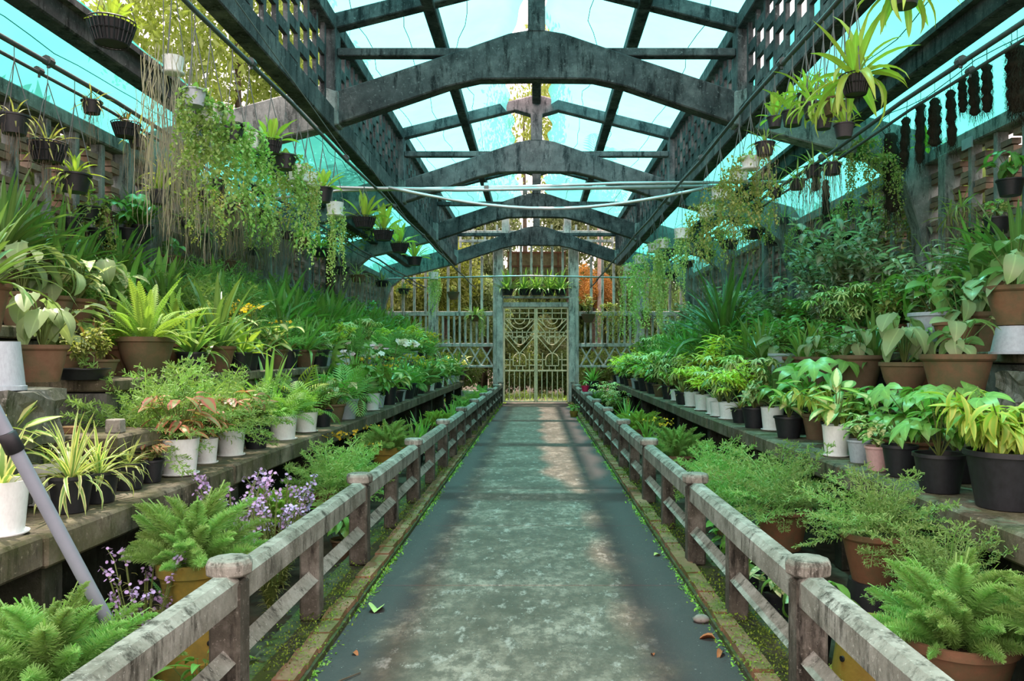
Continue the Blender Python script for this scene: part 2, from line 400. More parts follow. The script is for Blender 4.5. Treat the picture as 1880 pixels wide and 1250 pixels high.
obj('concrete_block', MB().box((0, 0, 0), (.5, .4, .235)).mesh('concrete_block', M['riser']), label='dark concrete block holding up the low worn slab', cat='block').location = (-2.98, 5.25, .855)
for (x, y, z, m, d, lab) in ((-2.99, 5.05, 1.09, 'curbbrick', (.11, .07, .05), 'loose brown brick on the low worn slab'), (-2.73, 5.12, 1.09, 'rail', (.10, .08, .09), 'pale broken concrete lump on the low worn slab'), (-2.98, 4.30, 1.40, 'curbbrick', (.10, .07, .06), 'small brown brick between the grey-blue upturned pots')):
    obj('loose_brick', MB().box((0, 0, d[2]/2), d, None, .95).mesh('loose_brick', M[m]), label=lab, cat='brick', bevel=.006).location = (x, y, z)
obj('sign_plate', MB().box((0, 0, 0), (.02, .20, .12)).mesh('sign_plate', M['grey']), label='plain pale grey plate fixed high on the right brick wall', cat='plate').location = (4.87, 8.93, 3.98)
rough_block((3.40, 5.12, 1.25+.115), (.62, .42, .23), 2, label='dark mossy concrete block beside the largest terracotta pot', cat='block')

# ------------------------------------------------------------------ side walls of pierced brickwork
BAYS = [5.0, 10.1, 15.2, 20.2, 25.4]
wb = MB().box((0, 0, 0), (.10, .235, .062)).mesh('brick', M['brick'])
def side_wall(sg, nm):
    x = sg*5.02; root = empty(nm, (x, 0, 0), kind='structure')
    c = M['wallc']
    obj('wall_footing', MB().box((sg*.05, 14, 1.0), (.22, 24.6, 2.1)).mesh('wall_footing', M['riser']), root)
    y = 2.0
    while y < 25:
        obj('wall_cap', MB().box((0, y+1.275, 4.06), (.26, 2.53, .16)).mesh('wall_cap', c), root, bevel=.015)
        obj('mid_rail', MB().box((0, y+1.275, 2.98), (.15, 2.54, .07)).mesh('mid_rail', c), root)
        y += 2.55
    y = 2.0; n = 0; rest = MB()
    while y < 25.2:
        thick = (n % 5 == 0)
        obj('mullion', MB().box((-sg*(.05 if thick else .02), y, 3.02), (.2 if thick else .13, .17 if thick else .075, 1.96)).mesh('mullion', c), root, bevel=.008)
        for k in range(25):
            z = 2.12+k*.0745
            if 2.93 < z < 3.03: continue
            off = (.135 if (k//2) % 2 == 0 else .365)+R0.uniform(-.012, .012)
            if 6.6 < y < 12.6: obj('brick', wb, root, Matrix.Translation((R0.uniform(-.01, .01), y+off, z)) @ Euler((R0.uniform(-.03, .03), 0, R0.uniform(-.05, .05))).to_matrix().to_4x4())
            else: rest.box((0, y+off, z), (.10, .235, .062))
        y += .5; n += 1
    obj('far_bricks', rest.mesh('far_bricks', M['brick']), root, kind='stuff')
side_wall(-1, 'wall_left'); side_wall(1, 'wall_right')

# ------------------------------------------------------------------ concrete roof frames
def sideline(x): return 5.0-.275*(x-2.74)
for bi, Y in enumerate(BAYS[1:]):
    root = empty('roof_truss', (0, Y, 4.5), kind='structure')
    T = Matrix.Translation((0, -Y, -4.5)); t = .11
    mat = M['beam'] if bi != 1 else M['beam_pink']
    half_top = [(2.62, 4.90), (1.05, 5.42), (.35, 5.66), (0, 5.72)]
    half_bot = [(2.62, 4.48), (1.12, 4.99), (.72, 5.08), (0, 5.09)]
    poly = [(-x, z) for x, z in half_bot] + half_bot[::-1][1:] + half_top + [(-x, z) for x, z in half_top[::-1][1:]]
    obj('arched_beam', MB().prism(poly, 'y', Y-t, Y+t).mesh('arched_beam', mat), root, T, bevel=.015)
    for sg in (-1, 1):
        obj('rafter', MB().prism([(sg*a, b) for a, b in ((2.6, 5.72), (.06, 6.36), (.06, 6.56), (2.6, 5.92))], 'y', Y-.09, Y+.09).mesh('rafter', mat), root, T, bevel=.012)
        obj('tie_beam', MB().box((sg*1.68, Y, 5.44), (1.70, .15, .10)).mesh('tie_beam', mat), root, T, bevel=.01)
        obj('clerestory_post', MB().box((sg*2.64, Y, 5.30), (.21, .25, 1.1)).mesh('clerestory_post', mat), root, T, bevel=.012)
        pts = [(2.5, 4.92), (2.74, 5.0), (4.5, sideline(4.5)), (5.12, sideline(5.1)), (5.14, 4.02), (5.14, 2.0), (4.92, 2.0), (4.84, 3.2), (4.66, 3.75), (4.25, 4.08), (3.84, 4.17), (2.6, 4.49), (2.5, 4.5)]
        obj('side_beam', MB().prism([(sg*a, b) for a, b in pts], 'y', Y-.13, Y+.13).mesh('side_beam', M['wallc']), root, T, bevel=.015)
    kp = [(-.11, 5.68), (.11, 5.68), (.11, 6.18), (.42, 6.27), (.42, 6.45), (0, 6.56), (-.42, 6.45), (-.42, 6.27), (-.11, 6.18)]
    obj('king_post', MB().prism(kp, 'y', Y-.12, Y+.12).mesh('king_post', mat), root, T, bevel=.012)
purl = 0
for (x, z, w, h) in ((-1.38, 6.10, .17, .17), (1.38, 6.10, .17, .17), (0, 6.47, .17, .18), (-4.12, 4.50, .20, .22), (3.92, 4.56, .20, .22)):
    root = empty('purlin', (x, 3, z), kind='structure')
    for ya, yb in zip([3.0]+BAYS[1:], BAYS[1:]):
        obj('purlin_length', MB().box((0, (ya+yb)/2-3, 0), (w, yb-ya, h)).mesh('purlin_length', M['beam']), root, bevel=.015)
        if abs(x) > 3: obj('purlin_flange', MB().box((0, (ya+yb)/2-3, h/2), (w*1.7, yb-ya, .06)).mesh('purlin_flange', M['beam']), root)
for sg in (-1, 1):
    root = empty('clerestory_wall', (sg*2.65, 3, 4.45), kind='structure')
    for ya, yb in zip([3.0]+BAYS[1:], BAYS[1:]):
        ya -= 3; yb -= 3; A, B = ya+.10, yb-.10
        obj('lower_beam', MB().box((0, (ya+yb)/2, .13), (.19, yb-ya, .27)).mesh('lower_beam', M['beam']), root, bevel=.012)
        obj('upper_beam', MB().box((0, (ya+yb)/2, 1.36), (.22, yb-ya, .20)).mesh('upper_beam', M['beam']), root, bevel=.012)
        n = 19; st = (B-A)/n
        for k in range(n):
            obj('lattice_bar', MB().box((0, A+st*(k+.5), .76), (.05, .075, 1.01)).mesh('lattice_bar', M['beam']), root)
        rails = MB()
        for k in range(n-1):
            for z in ((.58, .92) if k % 2 else (.42, .74, 1.06)):
                rails.box((0, A+st*(k+1), z), (.048, st-.07, .13))
        obj('lattice_filling', rails.mesh('lattice_filling', M['beam']), root, kind='stuff')

# ------------------------------------------------------------------ shade nets
def net(name, fx, ny, nx, y0, y1, mat, label, seams=()):
    V = []; F = []; rr = random.Random(len(label))
    for j in range(ny+1):
        for i in range(nx+1):
            V.append(fx(i/nx, y0+(y1-y0)*j/ny))
    F = [(j*(nx+1)+i, j*(nx+1)+i+1, (j+1)*(nx+1)+i+1, (j+1)*(nx+1)+i) for j in range(ny) for i in range(nx)]
    m = MB(); m.v = V; m.f = F
    o = obj(name, m.mesh(name, M[mat], True), label=label, cat='shade net', group='shade nets over the roof')
    for s in seams:
        obj('seam', MB().tube([Vector(fx(s + .015*math.sin(j*1.3+s*9), y0+(y1-y0)*j/60)) - Vector((0, 0, .012)) for j in range(61)], .006, 3).mesh('seam', M['twine']), o)
    return o
def upper(sg, gap):
    def f(u, y):
        g = gap*(.22 if y < 10.5 else min(1, .22+(y-10.5)*.5)) + .03*math.sin(y*1.9+sg) + .05*math.sin(y*4.3)
        x = g+(2.74-g)*u
        sag = .05*math.sin(u*PI*2)**2 * abs(math.sin((y-5)/5.08*PI))
        drop = .22*(1-min(1, u*14)) * (1 if sg < 0 else .7)
        return (sg*x, y, 6.60-.253*x - sag - drop + .012*math.sin(y*7+u*9))
    return f
net('shade_net', upper(-1, .50), 150, 30, 3.0, 25.6, 'net', 'pale cyan shade net over the left slope of the ridge roof', (.3, .62, .85))
net('shade_net', upper(1, .26), 150, 30, 3.0, 25.6, 'net', 'pale cyan shade net over the right slope of the ridge roof', (.25, .5, .8))
def low(sg, xa, xb):
    def f(u, y):
        x = xa+(xb-xa)*u
        return (sg*x, y, sideline(x)+.10-.06*math.sin(u*PI)*abs(math.sin((y-5)/5.08*PI))-.05+.012*math.sin(y*6+u*8) - .26*max(0, min(1, (x-4.86)/.2)))
    return f
net('shade_net', low(1, 2.72, 5.15), 150, 24, 3.0, 25.6, 'netside', 'teal shade net over the right side aisle', (.35, .7))
net('shade_net', low(-1, 2.72, 4.15), 100, 14, 10.6, 25.6, 'netside', 'teal shade net over the far left side aisle', (.4,))
net('shade_net', low(-1, 4.0, 5.15), 150, 14, 3.0, 25.6, 'netside', 'teal shade net strip above the left brick wall', (.5,))

# ------------------------------------------------------------------ far wall and gate
YG = 26.0
wall = empty('wall_back', (0, YG, 0), kind='structure')
def bw(name, c, d, mat='gatepost', bev=.01): return obj(name, MB().box(c, d).mesh(name, M[mat]), wall, bevel=bev)
for x, w in ((-1.26, .34), (1.22, .34)):
    bw('pillar', (x, .02, 2.55), (w, .34, 5.1), bev=.03)
    bw('pillar_facing', (x+(.06 if x < 0 else -.06), -.20, 1.72), (.2, .12, 3.44), bev=.015)
bw('lintel', (0, 0, 3.22), (2.3, .30, .16), bev=.015); bw('planter_shelf', (0, -.06, 3.46), (2.2, .36, .06))
for i in range(6): bw('slat', (-.86+i*.345, .05, 4.35), (.08, .08, 1.7))
obj('mesh_screen', MB().box((0, .30, 4.50), (1.95, .03, 1.0)).mesh('mesh_screen', M['backboard']), wall)
for x in (-.62, .72): obj('screen_bar', MB().box((x, .26, 4.50), (.05, .04, 1.0)).mesh('screen_bar', M['rust']), wall)
for z in (4.98, 4.52, 4.05): obj('screen_bar', MB().box((0, .25, z), (1.95, .04, .05)).mesh('screen_bar', M['rust']), wall)
for sg in (-1, 1):
    bw('tall_post', (sg*3.42, 0, 2.5), (.26, .26, 5.0), bev=.02)
    bw('cross_rail', (sg*3.15, 0, 2.93), (3.5, .12, .15)); bw('cross_rail', (sg*3.15, 0, 1.90), (3.5, .12, .12))
    bw('cross_rail', (sg*3.15, 0, .30), (3.5, .12, .2)); bw('cross_rail', (sg*3.15, 0, 1.20), (3.5, .10, .08))
    for k in range(9): bw('slat', (sg*(1.80+k*.37), 0, 3.9), (.085, .08, 1.85))
    for k in range(18): bw('slat', (sg*(1.60+k*.185), 0, 2.42), (.07, .07, .95), bev=.005)
    for k in range(9):
        xa = 1.45+k*.38
        obj('lattice_brace', MB().bar((sg*xa, 0, 1.22), (sg*(xa+.38), 0, 1.86), .06, .05).bar((sg*(xa+.38), .03, 1.22), (sg*xa, .03, 1.86), .06, .05).mesh('lattice_brace', M['gatepost']), wall)
    # small grid in the gable, behind the last roof frame
    bw('cross_rail', (sg*1.45, 0, 5.62), (2.2, .1, .09)); bw('cross_rail', (sg*1.45, 0, 5.32), (2.2, .1, .09))
    for k in range(6): bw('slat', (sg*(.5+k*.40), 0, 5.48), (.07, .07, .75), bev=.005)
    bw('pillar', (sg*1.02, 0, 5.6), (.24, .2, 1.1))
gate = empty('gate', (-.02, YG-.08, .02), label='cream iron double gate with rings, diamonds and upright bars', cat='gate')
def ring(cx, cz, r, a0=0, a1=2*PI, w=.017):
    n = 20; return MB().tube([(cx+r*math.cos(a0+(a1-a0)*i/n), 0, cz+r*math.sin(a0+(a1-a0)*i/n)) for i in range(n+1)], w, 5)
for sg in (-1, 1):
    lf = obj('gate_leaf', MB().box((-.505, 0, 1.55), (.05, .05, 3.1)).box((.505, 0, 1.55), (.05, .05, 3.1)).box((0, 0, 3.09), (1.0, .05, .05)).box((0, 0, .03), (1.0, .05, .05)).box((0, 0, 1.04), (1.0, .05, .05)).mesh('gate_leaf', M['gate']), gate, Matrix.Translation((sg*.535, 0, 0)))
    def g(name, m): obj(name, m.mesh(name, M['gate']), lf)
    def bar(a, b, w=.028): g('bar', MB().bar((a[0], 0, a[1]), (b[0], 0, b[1]), w, w))
    for k in range(5): bar((-.34+k*.17, .05), (-.34+k*.17, 1.04), .026)
    g('ring', ring(0, 2.74, .33, PI, 2*PI)); g('ring', ring(0, 2.74, .17, PI, 2*PI))
    g('ring', ring(0, 2.03, .15)); g('ring', ring(0, 1.40, .21, 0, PI))
    for z in (2.93, 2.74): bar((-.5, z), (.5, z))
    for x in (-.3, 0, .3): bar((x, 2.74), (x, 3.08))
    for s in (-1, 1):
        bar((s*.5, 2.18), (0, 1.60)); bar((s*.5, 2.40), (s*.12, 1.92)); bar((s*.24, 2.52), (s*.5, 2.76)); bar((s*.5, 2.62), (s*.23, 2.30))
        bar((s*.09, 1.92), (s*.09, 2.38)); bar((s*.21, 1.20), (s*.21, 1.40)); bar((s*.32, 1.06), (s*.32, 1.62)); bar((s*.5, 1.40), (s*.21, 1.40)); bar((s*.5, 1.22), (s*.32, 1.22))
        bar((s*.23, 2.06), (s*.23, 2.30)); bar((s*.5, 2.18), (s*.23, 2.18))
    bar((-.21, 1.20), (.21, 1.20)); bar((0, 1.20), (0, 1.60)); bar((-.5, 2.30), (.5, 2.30)); bar((-.1, 1.06), (-.1, 1.2)); bar((.1, 1.06), (.1, 1.2)); bar((0, 2.38), (0, 2.42)); bar((-.23, 2.14), (.23, 2.14))

# ------------------------------------------------------------------ rods, pipes and wires under the roof
def pipe(name, pts, r, mat, label, cat='pipe', group=None, n=8, fit=True):
    o = obj(name, MB().tube(pts, r, n).mesh(name, M[mat], True), label=label, cat=cat, group=group)
    if fit:
        a, b = Vector(pts[0]), Vector(pts[-1]); k = max(2, int((b-a).length/2.6))
        for i in range(1, k):
            p = a.lerp(b, i/k)
            obj('pipe_clamp', MB().tube([p+Vector((0, -.03, 0)) if abs(b.y-a.y) > 2 else p+Vector((-.03, 0, 0)), p+Vector((0, .03, 0)) if abs(b.y-a.y) > 2 else p+Vector((.03, 0, 0))], r*1.9, 8).tube([p, p+Vector((0, 0, -.05))], r*.7, 5).mesh('pipe_clamp', M[mat]), o)
    return o
def lin(x0, x1, z, y0=3.0, y1=25.6, n=12, sag=.03): return [(x0+(x1-x0)*i/n, y0+(y1-y0)*i/n, z-sag*math.sin(i*PI/2)**2) for i in range(n+1)]
pipe('hanging_rod', lin(-2.12, -1.98, 3.75), .017, 'rod', 'dark rod running along under the left roof edge', 'rod')
pipe('hanging_rod', lin(1.82, 1.74, 3.75), .017, 'rod', 'dark rod running along under the right roof edge', 'rod')
pipe('hanging_rod', lin(-3.60, -3.60, 3.76), .020, 'rod', 'upper of the twin dark rods over the left ledges', 'rod')
pipe('hanging_rod', lin(-3.67, -3.66, 3.69), .014, 'rod', 'lower of the twin dark rods over the left ledges', 'rod')
pipe('hanging_rod', lin(3.13, 3.12, 3.76), .020, 'rod', 'upper of the twin dark rods over the right ledges', 'rod')
pipe('hanging_rod', lin(3.20, 3.18, 3.69), .014, 'rod', 'lower of the twin dark rods over the right ledges', 'rod')
pipe('steel_pipe', [(-3.7, 10.25, 3.78), (-1, 10.25, 3.73), (2.4, 10.25, 3.78)], .024, 'steel', 'straight steel pipe crossing high above the path')
pipe('steel_pipe', [(-3.7, 10.35, 3.60), (-2.6, 10.35, 3.74), (0, 10.35, 3.80), (1.1, 10.35, 3.84), (3.4, 10.35, 3.86)], .020, 'steel', 'thin steel pipe lying just above the straight crossing pipe')
pipe('steel_pipe', [(-1.9+4.1*i/16, 10.15, 3.74-.27*math.sin(PI*i/16)) for i in range(17)], .021, 'steel', 'sagging steel pipe bowed down across the roof space', fit=False)
pipe('steel_pipe', [(-4.2, 22.2, 3.72), (-.2, 22.2, 3.80), (4.2, 22.2, 3.72)], .022, 'steel', 'thin steel pipe crossing in front of the far gate', fit=False)
for i, (a, b) in enumerate((((-2.45, 5.6, 4.55), (-2.06, 8.6, 3.75)), ((-2.5, 10.6, 4.5), (-2.06, 12.6, 3.74)), ((-2.5, 16.6, 4.5), (-2.04, 18.6, 3.74)), ((2.55, 6.6, 4.6), (1.80, 7.4, 3.75)), ((2.5, 15.6, 4.5), (1.78, 18.2, 3.74)), ((2.5, 11.6, 4.5), (1.79, 12.6, 3.74)))):
    obj('stay_wire', MB().tube([a, b], .006, 5).mesh('stay_wire', M['wire']), label=f"thin wire tying the {'left' if i < 3 else 'right'} rod to the roof, {['nearest', 'middle', 'farthest', 'nearest', 'farthest', 'middle'][i]} of three", cat='wire', group='stay wires under the roof')
pp = [Vector((-1.606, 3.46, -.10)), Vector((-1.757, 3.30, .417)), Vector((-2.04, 3.0, 1.35)), Vector((-2.26, 2.77, 2.08))]
po = obj('plastic_pipe', MB().tube(pp, .026, 16).mesh('plastic_pipe', M['pvc'], True), label='grey plastic pipe leaning across the lowest left ledge', cat='pipe')
q = Vector((-2.01, 3.03, 1.25)); d = (pp[2]-pp[1]).normalized()
obj('tape_wrap', MB().tube([q-d*.03, q-d*.025, q+d*.02, q+d*.05, q+d*.055], [.026, .034, .032, .034, .026], 14).mesh('tape_wrap', M['tape'], True), po, label='black tape joint')
# ------------------------------------------------------------------ leaf shapes (numpy: vertices, quads, uv)
def ribbon(prof, n=6, bend=.6, fold=.15, cols=3, pw=1.3, side=0):
    t = np.linspace(0, 1, n+1); ang = -bend*t**pw
    dy = np.cos(ang); dz = np.sin(ang)
    y = np.concatenate([[0], np.cumsum((dy[1:]+dy[:-1])/2)/n]); z = np.concatenate([[0], np.cumsum((dz[1:]+dz[:-1])/2)/n])
    w = np.array([prof(a) for a in t])
    us = [0, .5, 1] if cols == 3 else [0, 1]
    V = []; UV = []
    for u in us:
        s = (u-.5); lift = abs(s)*2*fold*w/2
        V.append(np.stack([s*w + side*t*t, y - np.sin(ang)*lift, z+np.cos(ang)*lift], 1)); UV.append(np.stack([np.full(n+1, u), t], 1))
    k = len(us); V = np.stack(V, 1).reshape(-1, 3); UV = np.stack(UV, 1).reshape(-1, 2)
    F = [(j*k+i, j*k+i+1, (j+1)*k+i+1, (j+1)*k+i) for j in range(n) for i in range(k-1)]
    return V, np.array(F), UV
def xf(u, Mx):
    A = np.array(Mx); return u[0] @ A[:3, :3].T + A[:3, 3], u[1], u[2]
def merge(us):
    V = []; F = []; U = []; o = 0
    for v, f, u in us:
        V.append(v); F.append(f+o); U.append(u); o += len(v)
    return np.concatenate(V), np.concatenate(F), np.concatenate(U)
def mesh_np(name, u, mat):
    V, F, UV = u; me = bpy.data.meshes.new(name); n = len(F)
    me.vertices.add(len(V)); me.vertices.foreach_set('co', V.astype(np.float32).ravel())
    me.loops.add(4*n); me.loops.foreach_set('vertex_index', F.astype(np.int32).ravel())
    me.polygons.add(n); me.polygons.foreach_set('loop_start', np.arange(0, 4*n, 4, dtype=np.int32)); me.polygons.foreach_set('loop_total', np.full(n, 4, dtype=np.int32))
    me.polygons.foreach_set('use_smooth', np.ones(n, dtype=bool))
    l = me.uv_layers.new(name='UVMap'); l.data.foreach_set('uv', UV[F.ravel()].astype(np.float32).ravel())
    me.materials.append(mat); me.update(calc_edges=True); return me
def rot(az=0, el=0, roll=0): return Matrix.Rotation(az, 4, 'Z') @ Matrix.Rotation(el, 4, 'X') @ Matrix.Rotation(roll, 4, 'Y')
def TRS(p, R, s): return Matrix.Translation(p) @ R @ Matrix.Diagonal((s[0], s[1], s[2], 1))
p_strap = lambda t: .75*min(1, t*5+.6)*max(.04, 1-t**5)
p_lance = lambda t: max(.04, math.sin(PI*min(1, t**.8*.97+.03))**.8)
p_ovate = lambda t: max(.05, (math.sin(PI*min(1, t**.62*.97+.03)))**.75)
p_paddle = lambda t: max(.12, math.sin(PI*min(1, t**1.5*.93+.05))**.7)
p_tri = lambda t: max(.04, (1-t)**.8)
UN = {}
for nm, pf, b3, fold in (('strap', p_strap, (.3, .9, 1.8), .022), ('lance', p_lance, (.3, .9, 1.5), .07), ('ovate', p_ovate, (.35, .9, 1.4), .12), ('paddle', p_paddle, (.15, .5, .9), .06)):
    UN[nm] = [ribbon(pf, 6, b, fold, 3) for b in b3]
    UN[nm+'s'] = [ribbon(pf, 3, b, fold, 2) for b in b3]
def heart(b):
    a = ribbon(p_ovate, 6, b, .14)
    l1 = xf(ribbon(p_ovate, 2, .2, .1, 2), TRS((.12, .17, .0), Matrix.Rotation(-2.4, 4, 'Z'), (.45, .32, 1)))
    l2 = xf(ribbon(p_ovate, 2, .2, .1, 2), TRS((-.12, .17, .0), Matrix.Rotation(2.4, 4, 'Z'), (.45, .32, 1)))
    return merge([a, l1, l2])
UN['heart'] = [heart(b) for b in (.5, 1.0, 1.5)]
def pinnate(n, ll, lw, bend, ang=1.0, droop=.3, prof=p_lance, taper=True, seg=2):
    t = np.linspace(.12, 1, n); a = -bend*t**1.3; out = [ribbon(lambda s: .018, 6, bend, 0, 2)]
    for k in range(n):
        tt = np.linspace(0, t[k], 12); aa = -bend*tt**1.3
        y = np.trapezoid(np.cos(aa), tt) if hasattr(np, 'trapezoid') else np.trapz(np.cos(aa), tt); z = np.trapezoid(np.sin(aa), tt) if hasattr(np, 'trapezoid') else np.trapz(np.sin(aa), tt)
        s = math.sin(PI*min(1, .16+.84*t[k]*.98))**.6 if taper else 1
        for sg in (-1, 1):
            R = Matrix.Rotation(a[k], 4, 'X') @ Matrix.Rotation(-sg*ang*(1.1-.5*t[k]), 4, 'Z') @ Matrix.Rotation(.25, 4, 'X')
            out.append(xf(ribbon(prof, seg, droop+.3, .2, 2), TRS((0, y, z), R, (lw*(.5+.5*s), ll*s, ll*s))))
    return merge(out)
UN['frond'] = [pinnate(24, .11, .040, b) for b in (.5, 1.0, 1.6)]
UN['palmf'] = [pinnate(13, .38, .05, b, .95, .5) for b in (.5, .9, 1.4)]
UN['zzf'] = [pinnate(9, .26, .13, b, .85, .2) for b in (.2, .5, .8)]
def palmate(n, spread, w, b):
    return merge([xf(ribbon(p_lance, 4, b, .2, 2), TRS((0, 0, 0), Matrix.Rotation((k/(n-1)-.5)*spread, 4, 'Z'), (w, 1-.35*abs(k/(n-1)-.5), 1))) for k in range(n)])
UN['palmate'] = [palmate(7, 4.4, .26, b) for b in (.4, .8, 1.2)]
UN['lobed'] = [palmate(5, 3.2, .42, b) for b in (.35, .7, 1.1)]
def monst(b):
    o = [ribbon(lambda t: .34*max(.08, 1-t**3), 6, b, .1)]
    for k in range(5):
        t = .06+k*.19; a = -b*t**1.3
        for sg in (-1, 1):
            R = Matrix.Rotation(a, 4, 'X') @ Matrix.Rotation(-sg*(1.75-k*.27), 4, 'Z')
            o.append(xf(ribbon(lambda t: .9*max(.2, 1-t**4), 3, .5, .1, 2), TRS((0, t, -b*t*t*.4), R, (.20, .48-.05*k, .5))))
    return merge(o)
UN['monst'] = [monst(b) for b in (.3, .7, 1.0)]
def plume(seed, n=1000, R=.15, w=.0032, needle=1.0):
    r = np.random.default_rng(seed); b = .5+.5*r.random(); t = r.random(n)**.8; a = -b*t**1.4
    y = t*np.cos(a*.5); z = t*np.sin(a*.5)*.9
    rad = R*np.clip(np.sin(PI*(.12+.86*t)), .08, 1)**.75
    th = r.random(n)*2*PI; el = .5+r.random(n)*.6
    dx = np.cos(th)*np.cos(el*.7); dz = np.sin(th)*np.cos(el*.7); dy = np.sin(el*.7)
    p0 = np.stack([np.zeros(n), y, z], 1); d = np.stack([dx, dy, dz], 1); p1 = p0+d*(rad*(.6+.6*r.random(n)))[:, None]
    q = np.cross(d, r.normal(size=(n, 3))); q /= np.linalg.norm(q, axis=1)[:, None]; q *= w*needle
    V = np.stack([p0-q*.6, p0+q*.6, p1+q, p1-q], 1).reshape(-1, 3); F = np.arange(4*n).reshape(n, 4)
    U = np.tile([[.2, 0], [.8, 0], [.8, 1], [.2, 1]], (n, 1))
    return merge([(V, F, U), ribbon(lambda s: .02, 5, b*.7, 0, 2)])
UN['plume'] = [plume(k) for k in range(3)]
def mistf(seed):
    r = random.Random(seed); o = [ribbon(lambda s: .012, 5, .7, 0, 2)]; out = []
    for k in range(20):
        t = .15+.85*k/20; sg = 1 if k % 2 else -1; l = .34*(1-t*.75)
        R = Matrix.Rotation(-.5*t, 4, 'X') @ Matrix.Rotation(-sg*r.uniform(.7, 1.2), 4, 'Z') @ Matrix.Rotation(r.uniform(-.2, .35), 4, 'X')
        base = Matrix.Translation((0, t*.95, -.3*t*t)) @ R
        for j in range(11):
            s = (j+1)/11*l; th = r.uniform(0, 6.28)
            out.append(xf(ribbon(lambda q: 1, 1, 0, 0, 2), base @ TRS((0, s, 0), rot(r.uniform(-1.3, 1.3), r.uniform(-1, 1), th), (.011, .055, .05))))
    return merge(o+out)
UN['mistf'] = [mistf(k) for k in range(3)]
def daisy():
    return [merge([xf(ribbon(p_paddle, 2, .3, .05, 2), TRS((0, 0, 0), rot(k*2*PI/9, .25), (.42, .5, .5))) for k in range(9)])]*1
UN['daisy'] = daisy()
UN['moth'] = [merge([xf(ribbon(p_ovate, 3, .3, .1, 2), TRS((0, 0, 0), rot(a, .15), (w, l, l))) for a, w, l in ((0, .38, .5), (1.3, .62, .55), (-1.3, .62, .55), (2.5, .34, .48), (-2.5, .34, .48))])]
UN['bit'] = [merge([xf(ribbon(p_ovate, 2, .3, .1, 2), TRS((0, 0, 0), rot(k*1.57, .4), (.45, .5, .5))) for k in range(4)])]
UM = {}
def unit_mesh(name, key, v, mat):
    k = (key, v, mat)
    if k not in UM: UM[k] = mesh_np(name, UN[key][v], L[mat])
    return UM[k]

# ------------------------------------------------------------------ plant growth: each returns {part: (material, [(unit, variant, matrix)...])}
U_ = lambda r, ab: r.uniform(*ab)
def bendvar(el): return 0 if el > 1.15 else (1 if el > .6 else 2)
def rosette(r, key, n, Ln, Wd, el=(.2, 1.45), r0=.04, z=0, order=True):
    o = []
    for i in range(n):
        f = i/max(1, n-1) if order else r.random(); e = el[1]+(el[0]-el[1])*f + r.uniform(-.14, .14)
        az = i*2.39996+r.uniform(-.35, .35); l = U_(r, Ln)*(.8+.2*math.sin(PI*min(1, .25+f)))
        v = min(len(UN[key])-1, max(0, bendvar(e)+r.choice((0, 0, -1 if e < .6 else 1 if e > 1.3 else 0)))); w = U_(r, Wd)
        o.append((key, v, TRS((-math.sin(az)*r0*f, math.cos(az)*r0*f, z), rot(az, e, r.uniform(-.35, .35)), (w, l, l))))
    return o
def stemmed(r, key, n, H, Ln, Wd, spread=.45, el=(-.5, .5), stem=True):
    """single leaves held out on petioles"""
    o = []; st = []
    for i in range(n):
        az = i*2.39996+r.uniform(-.4, .4); h = U_(r, H); rad = h*r.uniform(.15, 1)*spread*(1.2 if i > n*.5 else .6)
        tip = Vector((-math.sin(az)*rad, math.cos(az)*rad, h)); l = U_(r, Ln)
        o.append((key, r.randrange(len(UN[key])), TRS(tip, rot(az+r.uniform(-.5, .5), U_(r, el), r.uniform(-.4, .4)), (U_(r, Wd), l, l))))
        st.append(((0, 0, 0), tuple(tip*.5+Vector((0, 0, .08*h))), tuple(tip)))
    return o, st
def shrub(r, key, ns, H, nl, Ln, Wd, spread=.5, whorl=False, el=(-.3, .6), low=.3):
    o = []; st = []
    for i in range(ns):
        az = i*2.39996+r.uniform(-.5, .5); h = U_(r, H); tip = Vector((-math.sin(az)*h*spread*r.uniform(.15, 1), math.cos(az)*h*spread*r.uniform(.15, 1), h))
        mid = tip*.5+Vector((0, 0, .1*h)); st.append(((0, 0, 0), tuple(mid), tuple(tip)))
        for j in range(nl):
            f = low+(1-low)*(j+.5)/nl if not whorl else .75+.25*(j+.5)/nl
            p = (mid*2*f if f < .5 else mid.lerp(tip, (f-.5)*2)); a = j*2.39996+r.uniform(-.4, .4); l = U_(r, Ln)
            e = U_(r, el)+(.5*(f-.5) if whorl else 0)
            o.append((key, r.randrange(len(UN[key])), TRS(p, rot(a, e, r.uniform(-.4, .4)), (U_(r, Wd), l, l))))
    return o, st
def stems_mesh(st, rad=.006, mat='stem'):
    m = MB()
    for s in st: m.tube(s, [rad, rad*.8, rad*.5], 4)
    return m.mesh('stem', M[mat])
def sprays(r, key, mat, n, H, nb, size, arch=.5):
    o = []; st = []
    for i in range(n):
        az = r.uniform(0, 6.28); h = U_(r, H); d = Vector((-math.sin(az), math.cos(az), 0)); a = Vector((0, 0, 0)); b = d*h*.25+Vector((0, 0, h*.9)); c = d*h*(.25+arch*.6)+Vector((0, 0, h*(1.0-.15*arch)))
        st.append((tuple(a), tuple(b), tuple(c)))
        for j in range(nb):
            f = j/max(1, nb-1); p = b.lerp(c, f)+Vector((r.uniform(-.03, .03), r.uniform(-.03, .03), r.uniform(-.02, .03))); s = U_(r, size)
            o.append((key, 0, TRS(p, rot(r.uniform(0, 6.28), r.uniform(.3, 1.3), r.uniform(-.4, .4)), (s, s, s))))
    return o, st
